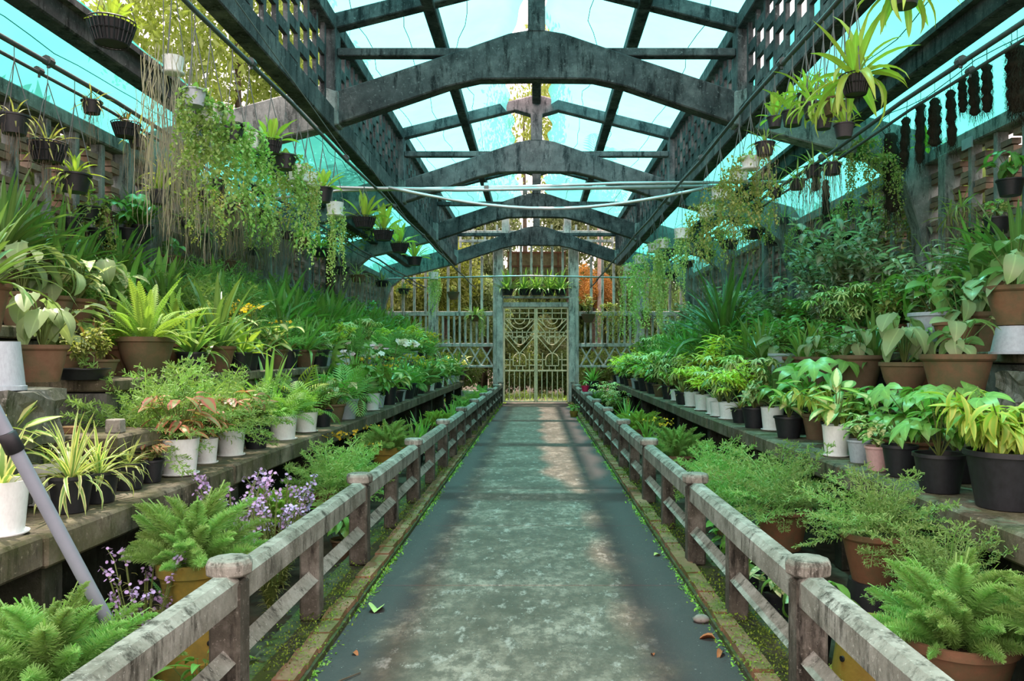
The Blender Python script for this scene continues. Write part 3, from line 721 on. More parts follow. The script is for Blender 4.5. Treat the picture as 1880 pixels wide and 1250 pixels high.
def hang(r, n, Ln, key, size, per, rad=.12, out=.1, wig=.03):
    o = []
    for i in range(n):
        az = r.uniform(0, 6.28); x, y = math.cos(az), math.sin(az); q = r.uniform(.3, 1)*rad; l = U_(r, Ln); k = max(3, int(l*per)); ph = r.uniform(0, 6.28)
        for j in range(k):
            f = j/k; e = q+out*min(1, f*5)*r.uniform(.8, 1); s = U_(r, size)
            p = (x*e+wig*math.sin(ph+f*9)+r.uniform(-.012, .012), y*e+wig*math.cos(ph+f*7)+r.uniform(-.012, .012), .06*math.sin(min(1, f*5)*PI)-f*l)
            o.append((key, r.randrange(len(UN[key])), TRS(p, rot(r.uniform(0, 6.28), r.uniform(-1.2, .3)), (s*.75, s, s))))
    return o
def strands(r, n, Ln, rad, w=.006, sag=0):
    o = []
    for i in range(n):
        x, y = r.gauss(0, rad), r.gauss(0, rad); l = U_(r, Ln); k = 6; pts = []
        d = r.uniform(0, 6.28)
        o.append(('strand', r.randrange(3), TRS((x, y, r.uniform(-.03, .05)), rot(d, -PI/2+r.uniform(-.08, .08), r.uniform(0, 6)), (w*r.uniform(.6, 1.6), l, l))))
    return o
def strand_u(seed):
    r = random.Random(seed); n = 8; V = []; x = z = 0
    for j in range(n+1):
        V += [(x-.5*(1 if j < n else .2), j/n, z), (x+.5*(1 if j < n else .2), j/n, z)]; x += r.uniform(-3, 3); z += r.uniform(-.05, .05)
    return np.array(V), np.array([(2*j, 2*j+1, 2*j+3, 2*j+2) for j in range(n)]), np.array([(u, j/n) for j in range(n+1) for u in (0, 1)])
UN['strand'] = [strand_u(k) for k in range(3)]
def G(**k): return k
def widen(lst, s=1): return [(k, v, m @ Matrix.Diagonal((m.to_scale().y/max(1e-6, m.to_scale().x), 1, 1, 1)) @ Matrix.Diagonal((s, 1, 1, 1))) for k, v, m in lst]
def plumes(r, mat, n, Ln, el): return G(plume=(mat, widen(rosette(r, 'plume', n, Ln, (1, 1), el, .12))))
def k_foxtail(r): return plumes(r, 'fox', 54, (.24, .48), (.5, 1.57))
def k_foxlime(r): return plumes(r, 'foxy', 54, (.22, .42), (.5, 1.57))
def k_mist(r): return G(spray=('mist', widen(rosette(r, 'mistf', 44, (.36, .62), (1, 1), (.05, 1.4), .08))))
def k_mistl(r): return G(spray=('fox', widen(rosette(r, 'mistf', 44, (.36, .62), (1, 1), (.05, 1.4), .08))))
def k_strap(r): return G(leaf=('strap', rosette(r, 'strap', 40, (.50, .80), (.054, .072), (.45, 1.5), .08)))
def k_strapl(r): return G(leaf=('strapl', rosette(r, 'strap', 38, (.46, .74), (.048, .066), (.4, 1.5), .08)))
def k_agap(r): return G(leaf=('strapl', rosette(r, 'strap', 24, (.48, .78), (.085, .115), (.35, 1.5), .08)))
def k_crinum(r): return G(leaf=('strap', rosette(r, 'strap', 70, (.75, 1.15), (.070, .098), (.3, 1.5), .14)))
def k_boston(r): return G(frond=('bost', rosette(r, 'frond', 34, (.45, .72), (.45, .72), (.3, 1.5), .12)))
def k_fern(r): return G(frond=('fern', rosette(r, 'frond', 28, (.36, .58), (.36, .58), (.0, 1.3), .07)))
def k_spider(r): return G(leaf=('spider', rosette(r, 'strap', 52, (.28, .46), (.024, .034), (.0, 1.45), .04)))
def k_agla(r): o, s = stemmed(r, 'lance', 46, (.06, .36), (.13, .21), (.055, .08), .75); return G(leaf=('red', o), stem=s)
def k_dieff(r): o, s = stemmed(r, 'lance', 20, (.10, .36), (.20, .30), (.09, .13), .55, (-.4, .9)); return G(leaf=('cream', o), stem=s)
def k_speck(r): o, s = stemmed(r, 'ovate', 22, (.08, .30), (.14, .22), (.08, .12), .7, (-.4, .7)); return G(leaf=('blot', o), stem=s)
def k_broad(r): o, s = stemmed(r, 'heart', 15, (.15, .48), (.20, .30), (.13, .19), .75, (-.9, .2)); return G(leaf=('mid', o), stem=s)
def k_greyb(r): o, s = stemmed(r, 'heart', 13, (.12, .40), (.18, .27), (.12, .17), .8, (-.9, .2)); return G(leaf=('greyg', o), stem=s)
def k_bright(r): o, s = stemmed(r, 'ovate', 22, (.12, .42), (.16, .26), (.08, .12), .75, (-.7, .5)); return G(leaf=('bright', o), stem=s)
def k_lobed(r): o, s = stemmed(r, 'lobed', 16, (.18, .52), (.16, .26), (.16, .26), .8, (-.7, .2)); return G(leaf=('bright', o), stem=s)
def k_schef(r): o, s = stemmed(r, 'palmate', 30, (.15, .55), (.10, .16), (.10, .16), .7, (-.7, .3)); return G(leaf=('cream', o), stem=s)
def k_dracy(r): o, s = shrub(r, 'lance', 11, (.16, .55), 15, (.12, .19), (.026, .038), .75, True); return G(leaf=('dracy', o), stem=s)
def k_gold(r): o, s = shrub(r, 'lance', 26, (.10, .42), 12, (.13, .21), (.038, .054), 1.35, False, (-1.0, .35), .45); return G(leaf=('gold', o), stem=s)
def k_blue(r): o, s = shrub(r, 'lance', 20, (.30, .95), 15, (.12, .20), (.05, .075), .75); return G(leaf=('blue', o), stem=s)
def k_bush(r): o, s = shrub(r, 'ovate', 15, (.2, .6), 13, (.08, .14), (.05, .075), .65); return G(leaf=('mid', o), stem=s)
def k_olive(r): o, s = shrub(r, 'ovate', 10, (.2, .5), 12, (.06, .10), (.035, .05), .7); return G(leaf=('olive', o), stem=s)
def k_palm(r): return G(frond=('fern', rosette(r, 'palmf', 16, (.35, .58), (.35, .58), (.25, 1.4), .04)))
def k_palml(r): return G(frond=('bost', rosette(r, 'palmf', 14, (.35, .58), (.35, .58), (.25, 1.4), .04)))
def k_monst(r): o, s = stemmed(r, 'monst', 9, (.25, .75), (.30, .42), (.36, .48), .55, (-1.2, -.2)); return G(leaf=('mid', o), stem=s)
def k_zz(r): return G(frond=('dark', rosette(r, 'zzf', 10, (.34, .52), (.30, .42), (.7, 1.45), .04)))
def k_sanse(r): return G(leaf=('spider', rosette(r, 'strap', 14, (.14, .24), (.025, .034), (.6, 1.45), .03)))
def k_brom(r): return G(leaf=('brom', rosette(r, 'strap', 20, (.20, .32), (.032, .045), (.3, 1.4), .02)))
def orch(mat, key, n, nb, size, H=(.4, .6)):
    def f(r):
        a, s = sprays(r, key, mat, n, H, nb, size, .9); return G(leaf=('strapl', rosette(r, 'paddle', 8, (.20, .32), (.05, .07), (.2, 1.2), .02)), flower=(mat, a), stem=s)
    return f
k_moth = orch('whitep', 'moth', 3, 9, (.07, .09), (.35, .52)); k_pinkm = orch('pinkp', 'moth', 3, 5, (.055, .07), (.45, .62)); k_onci = orch('yellowp', 'bit', 6, 12, (.032, .05), (.35, .6))
def k_aster(r):
    a, s = sprays(r, 'daisy', 'purple', 34, (.40, .80), 13, (.019, .028), .10); o = []
    for t in s:
        for j in range(10):
            p = Vector(t[0]).lerp(Vector(t[1]), j/10); o.append(('lances', r.randrange(3), TRS(p, rot(r.uniform(0, 6.3), r.uniform(0, .9)), (.010, r.uniform(.05, .09), .07))))
    return G(foliage=('olive', o), flower=('purple', a), stem=s)
def k_epi(r): return G(leaf=('paddle', rosette(r, 'paddle', 16, (.18, .32), (.045, .065), (.35, 1.4), .05)))
def k_epil(r): return G(leaf=('paddle', rosette(r, 'lance', 30, (.26, .50), (.034, .055), (-.9, 1.5), .08)))
def k_trail(r): return G(vine=('vine', hang(r, 26, (.25, .85), 'ovates', (.03, .048), 60, .09, .09)), leaf=('vine', rosette(r, 'ovate', 14, (.07, .11), (.05, .07), (-.2, 1.2), .08)))
def k_traill(r): return G(vine=('vinel', hang(r, 24, (.35, 1.15), 'ovates', (.026, .042), 60, .07, .07)), leaf=('vinel', rosette(r, 'ovate', 12, (.06, .09), (.04, .06), (-.2, 1.2), .07)))
def k_trailo(r): return G(vine=('olive', hang(r, 34, (.20, .7), 'ovates', (.022, .038), 70, .10, .16)), leaf=('olive', rosette(r, 'ovate', 16, (.06, .10), (.04, .06), (-.2, 1.2), .1)))
def k_grey(r): return G(strands=('grey', strands(r, 80, (.3, 1.1), .11, .0034)))
def k_root(r): return G(strands=('root', strands(r, 70, (.2, .7), .08, .0036)), leaf=('olive', rosette(r, 'strap', 22, (.22, .42), (.022, .034), (-.6, 1.3), .06)))
def k_tuft(r): return G(leaf=('strapl', rosette(r, 'strap', 44, (.34, .58), (.034, .050), (.3, 1.45), .10)))
KIND = {k[2:]: v for k, v in list(globals().items()) if k.startswith('k_') and callable(v)}
INFO = {  # kind: (object name, words, category)
 'foxtail': ('foxtail_fern', 'fluffy green foxtail fern', 'fern'), 'foxlime': ('foxtail_fern', 'fluffy lime foxtail fern', 'fern'),
 'mist': ('asparagus_fern', 'airy dark green asparagus fern', 'fern'), 'mistl': ('asparagus_fern', 'airy fresh green asparagus fern', 'fern'),
 'strap': ('clivia', 'dark strap-leaved clivia', 'plant'), 'strapl': ('clivia', 'bright strap-leaved clivia', 'plant'), 'agap': ('clivia', 'broad strap-leaved clivia', 'plant'), 'crinum': ('crinum_lily', 'big dark crinum lily clump', 'plant'),
 'boston': ('sword_fern', 'yellow-green sword fern', 'fern'), 'fern': ('sword_fern', 'deep green sword fern', 'fern'), 'spider': ('spider_plant', 'cream-edged spider plant', 'plant'),
 'agla': ('aglaonema', 'red-edged aglaonema', 'plant'), 'dieff': ('dieffenbachia', 'cream-centred dieffenbachia', 'plant'), 'speck': ('aglaonema', 'cream-speckled aglaonema', 'plant'),
 'broad': ('philodendron', 'heart-leaved green philodendron', 'plant'), 'greyb': ('anthurium', 'grey-green broad-leaved anthurium', 'plant'), 'bright': ('leafy_plant', 'bright oval-leaved plant', 'plant'),
 'lobed': ('begonia', 'lobed bright-leaved begonia', 'plant'), 'schef': ('schefflera', 'cream-variegated schefflera', 'shrub'), 'dracy': ('dracaena', 'gold-striped dracaena', 'shrub'),
 'gold': ('dracaena', 'golden-green bushy dracaena', 'shrub'), 'blue': ('silver_shrub', 'silvery blue-leaved shrub', 'shrub'), 'bush': ('leafy_shrub', 'mid-green leafy shrub', 'shrub'), 'olive': ('small_leaved_shrub', 'olive small-leaved shrub', 'shrub'),
 'palm': ('parlour_palm', 'green parlour palm', 'palm'), 'palml': ('parlour_palm', 'yellowish parlour palm', 'palm'), 'monst': ('monstera', 'split-leaved monstera', 'plant'), 'zz': ('zz_plant', 'dark glossy feather-leaved plant', 'plant'),
 'sanse': ('snake_plant', 'dwarf yellow-edged snake plant', 'plant'), 'brom': ('bromeliad', 'bronze bromeliad', 'plant'), 'moth': ('moth_orchid', 'white-flowered moth orchid', 'orchid'), 'pinkm': ('moth_orchid', 'pink-flowered moth orchid', 'orchid'),
 'onci': ('dancing_orchid', 'yellow-flowered spray orchid', 'orchid'), 'aster': ('aster', 'lilac-flowered aster', 'flower'), 'epi': ('epiphytic_orchid', 'paddle-leaved orchid', 'orchid'), 'epil': ('epiphytic_orchid', 'long drooping-leaved orchid', 'orchid'),
 'trail': ('trailing_vine', 'green trailing vine', 'vine'), 'traill': ('trailing_vine', 'pale green trailing vine', 'vine'), 'trailo': ('trailing_vine', 'olive bushy trailing vine', 'vine'), 'grey': ('spanish_moss', 'grey curtain of hanging moss', 'moss'),
 'root': ('rooty_orchid', 'orchid with dangling dry roots', 'orchid'), 'tuft': ('tufted_plant', 'tuft of upright green straps', 'plant')}
CACHE = {}
SINGLE = {'leaf', 'frond', 'flower', 'plume', 'spray'}
def grow(root, kind, seed, s, M0, single):
    """hang the parts of one plant under its Empty; near plants get every leaf as its own part, far ones one joined part"""
    K3 = seed % 3; ck = (kind, K3)
    if ck not in CACHE: CACHE[ck] = (KIND[kind](random.Random(hash_(kind)*7+K3)), {})
    parts, meshes = CACHE[ck]
    A = M0 @ Matrix.Rotation((seed*1.7) % 6.28, 4, 'Z') @ Matrix.Scale(s, 4)
    for pn, val in parts.items():
        if pn == 'stem':
            if 'stem' not in meshes: meshes['stem'] = stems_mesh(val)
            obj('stem', meshes['stem'], root, A); continue
        mat, lst = val
        if single and pn in SINGLE and len(lst) <= 130:
            for (k, v, m) in lst: obj(pn, unit_mesh(pn, k, v, mat), root, A @ m)
        else:
            if pn not in meshes: meshes[pn] = mesh_np(pn, merge([xf(UN[k][v], m) for k, v, m in lst]), L[mat])
            nm = {'leaf': 'foliage', 'frond': 'foliage', 'plume': 'foliage', 'spray': 'foliage', 'flower': 'blossoms'}.get(pn, pn)
            obj(nm, meshes[pn], root, A, kind='stuff')
def hash_(s): return sum((i+1)*ord(c) for i, c in enumerate(s)) % 9973

# ------------------------------------------------------------------ containers (unit radius and height)
POTP = {
 'terra': [(.0, 0), (.66, 0), (.94, .84), (1.0, .86), (1.04, .90), (1.05, 1), (.95, 1), (.90, .86), (0, .86)],
 'bowl': [(.0, 0), (.52, 0), (.82, .45), (.97, .86), (1.04, .88), (1.04, 1), (.94, 1), (.9, .86), (0, .86)],
 'white': [(.0, .04), (.80, .04), (.97, .93), (1.0, 1), (.93, 1), (.91, .86), (0, .86)],
 'black': [(.0, 0), (.72, 0), (.95, .90), (1.03, .91), (1.03, 1), (.95, 1), (.92, .86), (0, .86)],
 'yellow': [(.0, 0), (.74, 0), (.92, .72), (1.0, .74), (1.02, 1), (.92, 1), (.88, .85), (0, .85)]}
PM = {}
def potmesh(shape, mat):
    k = (shape, mat)
    if k not in PM:
        me = MB().lathe(POTP[shape], 28).mesh('pot', M[mat], True); smooth_by_angle(me, 35); PM[k] = me
    return PM[k]
POTS = {'terra': ('terra', 'terra', 'terracotta pot'), 'bowl': ('bowl', 'terra', 'wide terracotta pot'), 'white': ('white', 'white', 'white pot'), 'black': ('black', 'black', 'black plastic pot'),
        'grey': ('black', 'grey', 'grey-blue pot'), 'pink': ('black', 'pink', 'dusty pink pot'), 'yellow': ('yellow', 'yellowclay', 'yellow glazed pot'), 'magenta': ('black', 'magenta', 'tiny magenta pot')}
soilm = MB().lathe([(.90, -.04), (.90, .0), (.5, .02), (0.01, .03)], 20).mesh('soil', M['soil'], True)
saucerm = MB().lathe([(0, 0), (.95, 0), (1.08, .05), (1.10, .10), (1.0, .10), (.95, .05), (0, .05)], 28).mesh('saucer', M['white'], True)
def add_pot(root, pot, r, h):
    shape, mat, _ = POTS[pot]; D = Matrix.Diagonal((r, r, h, 1))
    obj('pot', potmesh(shape, mat), root, D)
    if pot == 'white': obj('saucer', saucerm, root, Matrix.Diagonal((r*.9, r*.9, .16, 1)))
    obj('soil', soilm, root, Matrix.Translation((0, 0, h*.87)) @ Matrix.Diagonal((r*.94, r*.94, r*.94, 1)))
PLANTS = []
SEED = [0]
def plant(kind, x, y, z, s, pot, r, h, zone, single=None):
    SEED[0] += 1; sd_ = SEED[0]*5+hash_(kind)
    nm, words_, cat = INFO[kind]
    root = empty(nm, (x, y, z), 0)
    if pot: add_pot(root, pot, r, h)
    if single is None or (kind in ('foxtail', 'foxlime', 'mist', 'mistl') and y < 7.4): single = y < 8.6
    grow(root, kind, sd_, s, Matrix.Translation((0, 0, h*.87 if pot else 0)), single)
    PLANTS.append((root, f"{words_} in {'an' if False else 'a'} {POTS[pot][2]}" if pot else words_, cat, zone, y))
    return root
ROW = {'L0': (-1.84, -.10), 'L1': (-2.55, Z1), 'L1b': (-2.84, Z1), 'L2': (-3.22, Z2L), 'L2b': (-3.48, Z2L), 'L3': (-3.86, Z3L), 'L3b': (-4.14, Z3L), 'L4': (-4.58, Z4L),
       'R0': (1.80, -.10), 'R1': (2.55, Z1), 'R1b': (2.84, Z1), 'R2': (3.22, Z2R), 'R2b': (3.48, Z2R), 'R3': (3.86, Z3R), 'R3b': (4.14, Z3R), 'R4': (4.58, Z4R)}
ZN = {'L0': 'bed by the left railing', 'L1': 'lowest left ledge', 'L2': 'second left ledge', 'L3': 'third left ledge', 'L4': 'top left ledge',
      'R0': 'bed by the right railing', 'R1': 'lowest right ledge', 'R2': 'second right ledge', 'R3': 'third right ledge', 'R4': 'top right ledge'}
TAKEN = {}
def at(kind, row, px, s=1, pot=None, r=.12, h=.2, lift=0, dx=0, single=None):
    x, z = ROW[row]; x += dx; y = x*FPX/(px-VX)
    TAKEN.setdefault(row, []).append((y, max(.16, r*1.1)))
    return plant(kind, x, y, z+lift, s, pot, r, h, ZN[row[:2]], single)
# ------------------------------------------------------------------ potted plants: those the photograph shows one by one
def upturned(x, y, z, pot, r, h, label, cat='pot'):
    shape, mat, _ = POTS[pot]
    root = empty('upturned_pot', (x, y, z+h), 0, label=label, cat=cat)
    obj('pot', potmesh(shape, mat), root, Matrix.Diagonal((r, r, -h, 1)))
    hl = MB()
    for k in range(6):
        a = k*1.05+.3; rr = r*.83; c = Vector((rr*math.cos(a), rr*math.sin(a), -h*(.45 if k % 2 else .7)))
        n = Vector((math.cos(a), math.sin(a), 0)); hl.tube([c-n*.01, c+n*.012*(1 if k % 2 else .6)], r*.07, 8)
    if pot in ('yellow', 'terra'): obj('drain_holes', hl.mesh('drain_holes', M['black']), root, kind='stuff')
    return root
# left bed
plant('foxtail', -1.87, 3.02, .0, 1.0, 'bowl', .20, .36, ZN['L0'], False)
plant('foxtail', -1.84, 4.25, .24, 1.0, 'yellow', .19, .26, ZN['L0'], False)
upturned(-1.84, 4.25, -.10, 'yellow', .20, .34, 'upturned yellow clay pot with drain holes behind the nearest left post')
plant('aster', -2.02, 4.05, -.08, .85, None, 0, 0, ZN['L0']); plant('aster', -1.72, 5.10, -.08, 1.0, None, 0, 0, ZN['L0'])
plant('aster', -1.85, 5.75, -.08, 1.05, None, 0, 0, ZN['L0']); plant('aster', -2.05, 5.35, -.08, 1.1, None, 0, 0, ZN['L0'])
plant('foxlime', -1.98, 6.05, .10, .85, 'terra', .16, .22, ZN['L0'], False)
plant('mistl', -1.86, 7.1, .12, 1.1, 'terra', .18, .26, ZN['L0'], False)
plant('bright', -1.62, 6.6, -.10, .7, 'terra', .10, .16, ZN['L0'])
plant('foxtail', -1.80, 9.6, .16, .95, 'yellow', .21, .32, ZN['L0'], False)
plant('mistl', -1.95, 8.3, .05, .9, 'black', .15, .2, ZN['L0'], False)
plant('fern', -2.12, 4.7, -.1, .9, None, 0, 0, ZN['L0']); plant('fern', -2.1, 3.7, -.1, .8, None, 0, 0, ZN['L0']); plant('bright', -1.64, 3.85, -.1, .55, None, 0, 0, ZN['L0'])
plant('strapl', -1.75, 11.3, .0, .8, 'black', .15, .22, ZN['L0']); plant('strapl', -1.8, 12.5, .0, .8, 'black', .15, .22, ZN['L0'])
plant('onci', -1.9, 10.4, .05, .9, 'black', .13, .2, ZN['L0']); plant('onci', -2.0, 8.8, .1, .9, 'black', .13, .2, ZN['L0'])
plant('foxlime', -1.75, 14.0, .1, .9, 'terra', .16, .24, ZN['L0'], False); plant('strapl', -1.7, 15.6, 0, .8, 'black', .15, .22, ZN['L0'])
plant('foxtail', -1.65, 17.2, .1, .9, 'terra', .16, .24, ZN['L0'], False); plant('mistl', -1.65, 19.2, .1, .9, 'terra', .16, .24, ZN['L0'], False); plant('foxlime', -1.6, 21.5, .1, .9, 'terra', .16, .24, ZN['L0'], False); plant('mistl', -1.6, 23.5, .1, .8, 'terra', .16, .24, ZN['L0'], False)
# lowest left ledge
at('sanse', 'L1', 2, 1.6, 'white', .12, .26); at('dieff', 'L1b', 8, .8, 'black', .13, .22); at('sanse', 'L1b', 82, 1.5, 'white', .13, .24)
at('spider', 'L1', 130, .95, 'black', .115, .20); at('spider', 'L1', 182, .85, 'black', .11, .18)
at('agla', 'L1b', 250, .55, 'white', .11, .18); at('spider', 'L1', 236, .5, 'black', .11, .17, dx=-.06); at('agla', 'L1', 277, .4, 'black', .085, .15, dx=-.05)
at('agla', 'L1', 330, 1.0, 'white', .135, .26); at('agla', 'L1', 379, .75, 'white', .09, .20, dx=-.05); at('agla', 'L1', 424, .95, 'white', .12, .22, dx=-.04)
at('agla', 'L1b', 310, .9, 'terra', .13, .24); at('mistl', 'L1b', 268, 1.25, 'terra', .15, .24, single=False); at('mistl', 'L1b', 345, 1.3, 'terra', .15, .24, single=False); at('mistl', 'L1b', 408, 1.2, 'black', .15, .24, single=False)
at('bush', 'L1', 470, .6, 'black', .12, .2); at('fern', 'L1b', 470, .8, 'black', .14, .26); at('palm', 'L1', 520, .9, 'white', .14, .24); at('palml', 'L1b', 545, 1.0, 'black', .16, .26)
at('palm', 'L1', 562, .85, 'white', .13, .22); at('bush', 'L1', 592, .55, 'black', .12, .2); at('spider', 'L1b', 600, 1.1, 'terra', .15, .24); at('strapl', 'L1b', 585, .8, 'terra', .16, .26)
at('monst', 'L1', 652, 1.1, 'terra', .16, .26, single=True); at('monst', 'L1', 680, .8, 'white', .15, .26, single=True); at('strapl', 'L1', 742, .95, 'black', .24, .30, single=True); at('dieff', 'L1', 712, .9, 'white', .14, .24, single=True)
at('pinkm', 'L1', 662, 1.45, 'black', .12, .24, single=True, dx=-.1); at('moth', 'L1', 714, 1.7, 'black', .14, .30, single=True, dx=.05); at('dieff', 'L1', 845, 1.5, 'black', .2, .3); at('dieff', 'L1', 800, 1.2, 'black', .2, .3)
at('onci', 'L1', 770, 1.3, 'black', .14, .22); at('brom', 'L1b', 700, 1, 'terra', .15, .24)
# second left ledge
plant('crinum', -3.10, 4.36, 1.40+.30, .55, 'terra', .17, .30, ZN['L2']); upturned(-2.95, 4.38, 1.40, 'grey', .105, .27, 'grey-blue upturned pot at the corner of the rough block'); upturned(-3.18, 4.36, 1.40, 'grey', .11, .29, 'grey-blue upturned pot under the nearest mossy pot')
at('greyb', 'L2', 78, .9, 'terra', .15, .24); at('greyb', 'L2', 118, .9, 'terra', .13, .2, dx=-.3); at('olive', 'L2', 150, .7, 'black', .18, .08, lift=0); at('olive', 'L2', 185, .6, 'terra', .12, .14); at('brom', 'L2', 165, 1.4, 'terra', .12, .2, dx=-.3)
at('boston', 'L2', 268, 1.0, 'bowl', .22, .32); at('boston', 'L2b', 318, .9, 'bowl', .20, .28); at('boston', 'L2b', 362, .9, 'bowl', .2, .28); at('boston', 'L2b', 225, .8, 'terra', .16, .25)
at('strap', 'L2', 398, 1.15, 'terra', .18, .26, single=True); at('strapl', 'L2', 352, .8, 'black', .14, .2); at('epi', 'L2', 440, 1.5, 'black', .14, .2); at('onci', 'L2', 455, 1.15, 'black', .13, .2); at('onci', 'L2', 482, 1.1, 'black', .13, .2)
at('dieff', 'L2', 425, 1.1, 'terra', .15, .24, dx=-.25); at('brom', 'L2', 528, 1.1, 'black', .15, .24); at('dieff', 'L2', 505, 1, 'terra', .16, .24); at('strapl', 'L2', 560, .9, 'terra', .16, .24)
# third left ledge
at('greyb', 'L3', 40, 1.0, 'terra', .16, .26); at('greyb', 'L3', 95, 1.0, 'terra', .16, .26); at('speck', 'L3', 140, 1.2, 'terra', .15, .26); at('greyb', 'L3', 180, 1.0, 'terra', .16, .26); at('speck', 'L3', 215, 1.2, 'bowl', .18, .26)
at('strap', 'L3', 300, .9, 'terra', .15, .24, dx=-.1); at('mistl', 'L3', 355, 1.1, 'terra', .16, .24, single=False); at('mistl', 'L3', 400, 1.1, 'terra', .16, .24, single=False); at('speck', 'L3', 455, 1.1, 'terra', .16, .24); at('mistl', 'L3', 440, 1.2, 'black', .16, .24, single=False, dx=-.2)
# top left ledge
at('crinum', 'L4', 5, .72, 'terra', .2, .28, dx=.4, single=True); at('crinum', 'L4', 48, .7, 'terra', .2, .28, dx=.15, single=True); at('strap', 'L4', 105, 1.0, 'terra', .18, .28, single=True); at('strap', 'L4', 150, .8, 'terra', .16, .24, single=True)
at('crinum', 'L4', 222, .7, 'terra', .18, .28, single=True); at('fern', 'L4', 262, .9, 'terra', .18, .26); at('strap', 'L4', 312, .75, 'terra', .18, .26); at('mist', 'L4', 365, 1.2, 'terra', .18, .24); at('mist', 'L4', 430, 1.2, 'terra', .18, .24); at('mist', 'L4', 480, 1.3, 'terra', .18, .24)
# right bed
plant('foxtail', 1.86, 3.50, .03, 1.05, 'bowl', .245, .33, ZN['R0'], False); plant('foxtail', 2.12, 3.02, .25, .8, 'terra', .17, .24, ZN['R0'], False)
plant('mist', 1.95, 4.55, .30, .9, 'terra', .19, .28, ZN['R0'], False); upturned(1.68, 3.95, -.10, 'yellow', .21, .36, 'upturned yellow clay pot with drain holes behind the nearest right post'); upturned(1.95, 4.55, -.10, 'black', .2, .40, 'upturned black pot under the second terracotta fern pot')
plant('mist', 2.08, 4.0, .20, .8, 'black', .15, .22, ZN['R0'], False)
plant('mist', 1.86, 5.98, .13, 1.05, 'terra', .205, .31, ZN['R0'], False); upturned(1.86, 5.98, -.10, 'black', .17, .23, 'upturned black pot under the third terracotta fern pot')
plant('mistl', 1.62, 6.6, .1, .9, 'terra', .16, .24, ZN['R0'], False); plant('mist', 2.10, 6.9, .1, 1.1, 'terra', .16, .26, ZN['R0'], False)
plant('mistl', 1.72, 7.7, .1, 1.0, 'terra', .18, .26, ZN['R0'], False); plant('foxtail', 1.74, 9.8, .10, 1.1, 'bowl', .24, .26, ZN['R0'], False); plant('onci', 1.72, 11.4, .1, .7, 'terra', .16, .24, ZN['R0']); plant('strapl', 1.7, 12.2, .05, .7, 'terra', .16, .24, ZN['R0'])
plant('foxlime', 1.72, 13.2, .1, 1.1, 'terra', .2, .26, ZN['R0'], False); plant('strapl', 1.75, 15.2, 0, .9, 'black', .15, .22, ZN['R0']); plant('bush', 1.8, 17.4, 0, 1.0, 'black', .15, .22, ZN['R0']); plant('schef', 1.8, 19.2, 0, 1.0, 'black', .15, .22, ZN['R0']); plant('foxtail', 1.6, 21.2, .1, .8, 'terra', .15, .22, ZN['R0'], False); plant('schef', 1.85, 21.6, 0, 1.2, 'black', .15, .22, ZN['R0']); plant('strapl', 1.7, 23.8, .5, .9, 'black', .2, .3, ZN['R0'])
plant('speck', 1.50, 4.95, -.10, .7, 'black', .095, .22, ZN['R0']); plant('broad', 1.52, 4.35, -.10, .62, 'black', .11, .22, ZN['R0']); plant('bright', 1.5, 6.2, -.1, .6, 'black', .1, .18, ZN['R0']); plant('broad', 1.46, 5.5, -.1, .6, 'black', .1, .18, ZN['R0'])
# lowest right ledge
at('gold', 'R1', 1848, 1.0, 'black', .215, .32, dx=.1, single=True); at('lobed', 'R1', 1725, .8, 'black', .155, .24, dx=-.02); at('broad', 'R1', 1752, .7, 'black', .15, .22, dx=.28); at('bright', 'R1', 1652, .65, 'black', .12, .22, dx=.02)
at('speck', 'R1', 1612, .7, 'pink', .095, .18, dx=-.02); at('speck', 'R1', 1578, .7, 'grey', .095, .18, dx=.02); at('dieff', 'R1', 1535, 1.0, 'white', .115, .26, dx=-.02); at('lobed', 'R1b', 1650, .75, 'terra', .14, .2); at('lobed', 'R1b', 1590, .75, 'terra', .14, .2); at('lobed', 'R1b', 1690, .85, 'terra', .14, .22)
at('dieff', 'R1', 1448, .9, 'black', .15, .22, dx=.05); at('bright', 'R1', 1418, .8, 'white', .13, .26, dx=.12); at('zz', 'R1b', 1428, 1.25, 'black', .16, .26, single=True); at('speck', 'R1', 1385, .95, 'black', .145, .24); at('schef', 'R1b', 1400, 1.1, 'terra', .15, .26); at('lobed', 'R1b', 1500, 1.1, 'terra', .15, .26)
at('schef', 'R1b', 1350, 1.15, 'black', .16, .26); at('dracy', 'R1', 1338, .9, 'white', .14, .22); at('sanse', 'R1', 1312, 1.3, 'white', .13, .24); at('dracy', 'R1', 1290, .8, 'white', .13, .24); at('dracy', 'R1', 1270, .9, 'white', .13, .24); at('sanse', 'R1', 1251, 1.4, 'black', .12, .22); at('brom', 'R1', 1228, 1.5, 'black', .15, .26); at('brom', 'R1b', 1222, 1.4, 'terra', .2, .34)
at('dracy', 'R1b', 1318, 1.5, 'black', .2, .46); at('dracy', 'R1b', 1285, 1.3, 'black', .16, .26); at('bright', 'R1', 1200, 1.0, 'black', .16, .24); at('bright', 'R1', 1186, 1.1, 'black', .2, .3); at('gold', 'R1b', 1250, 1.1, 'terra', .15, .26)
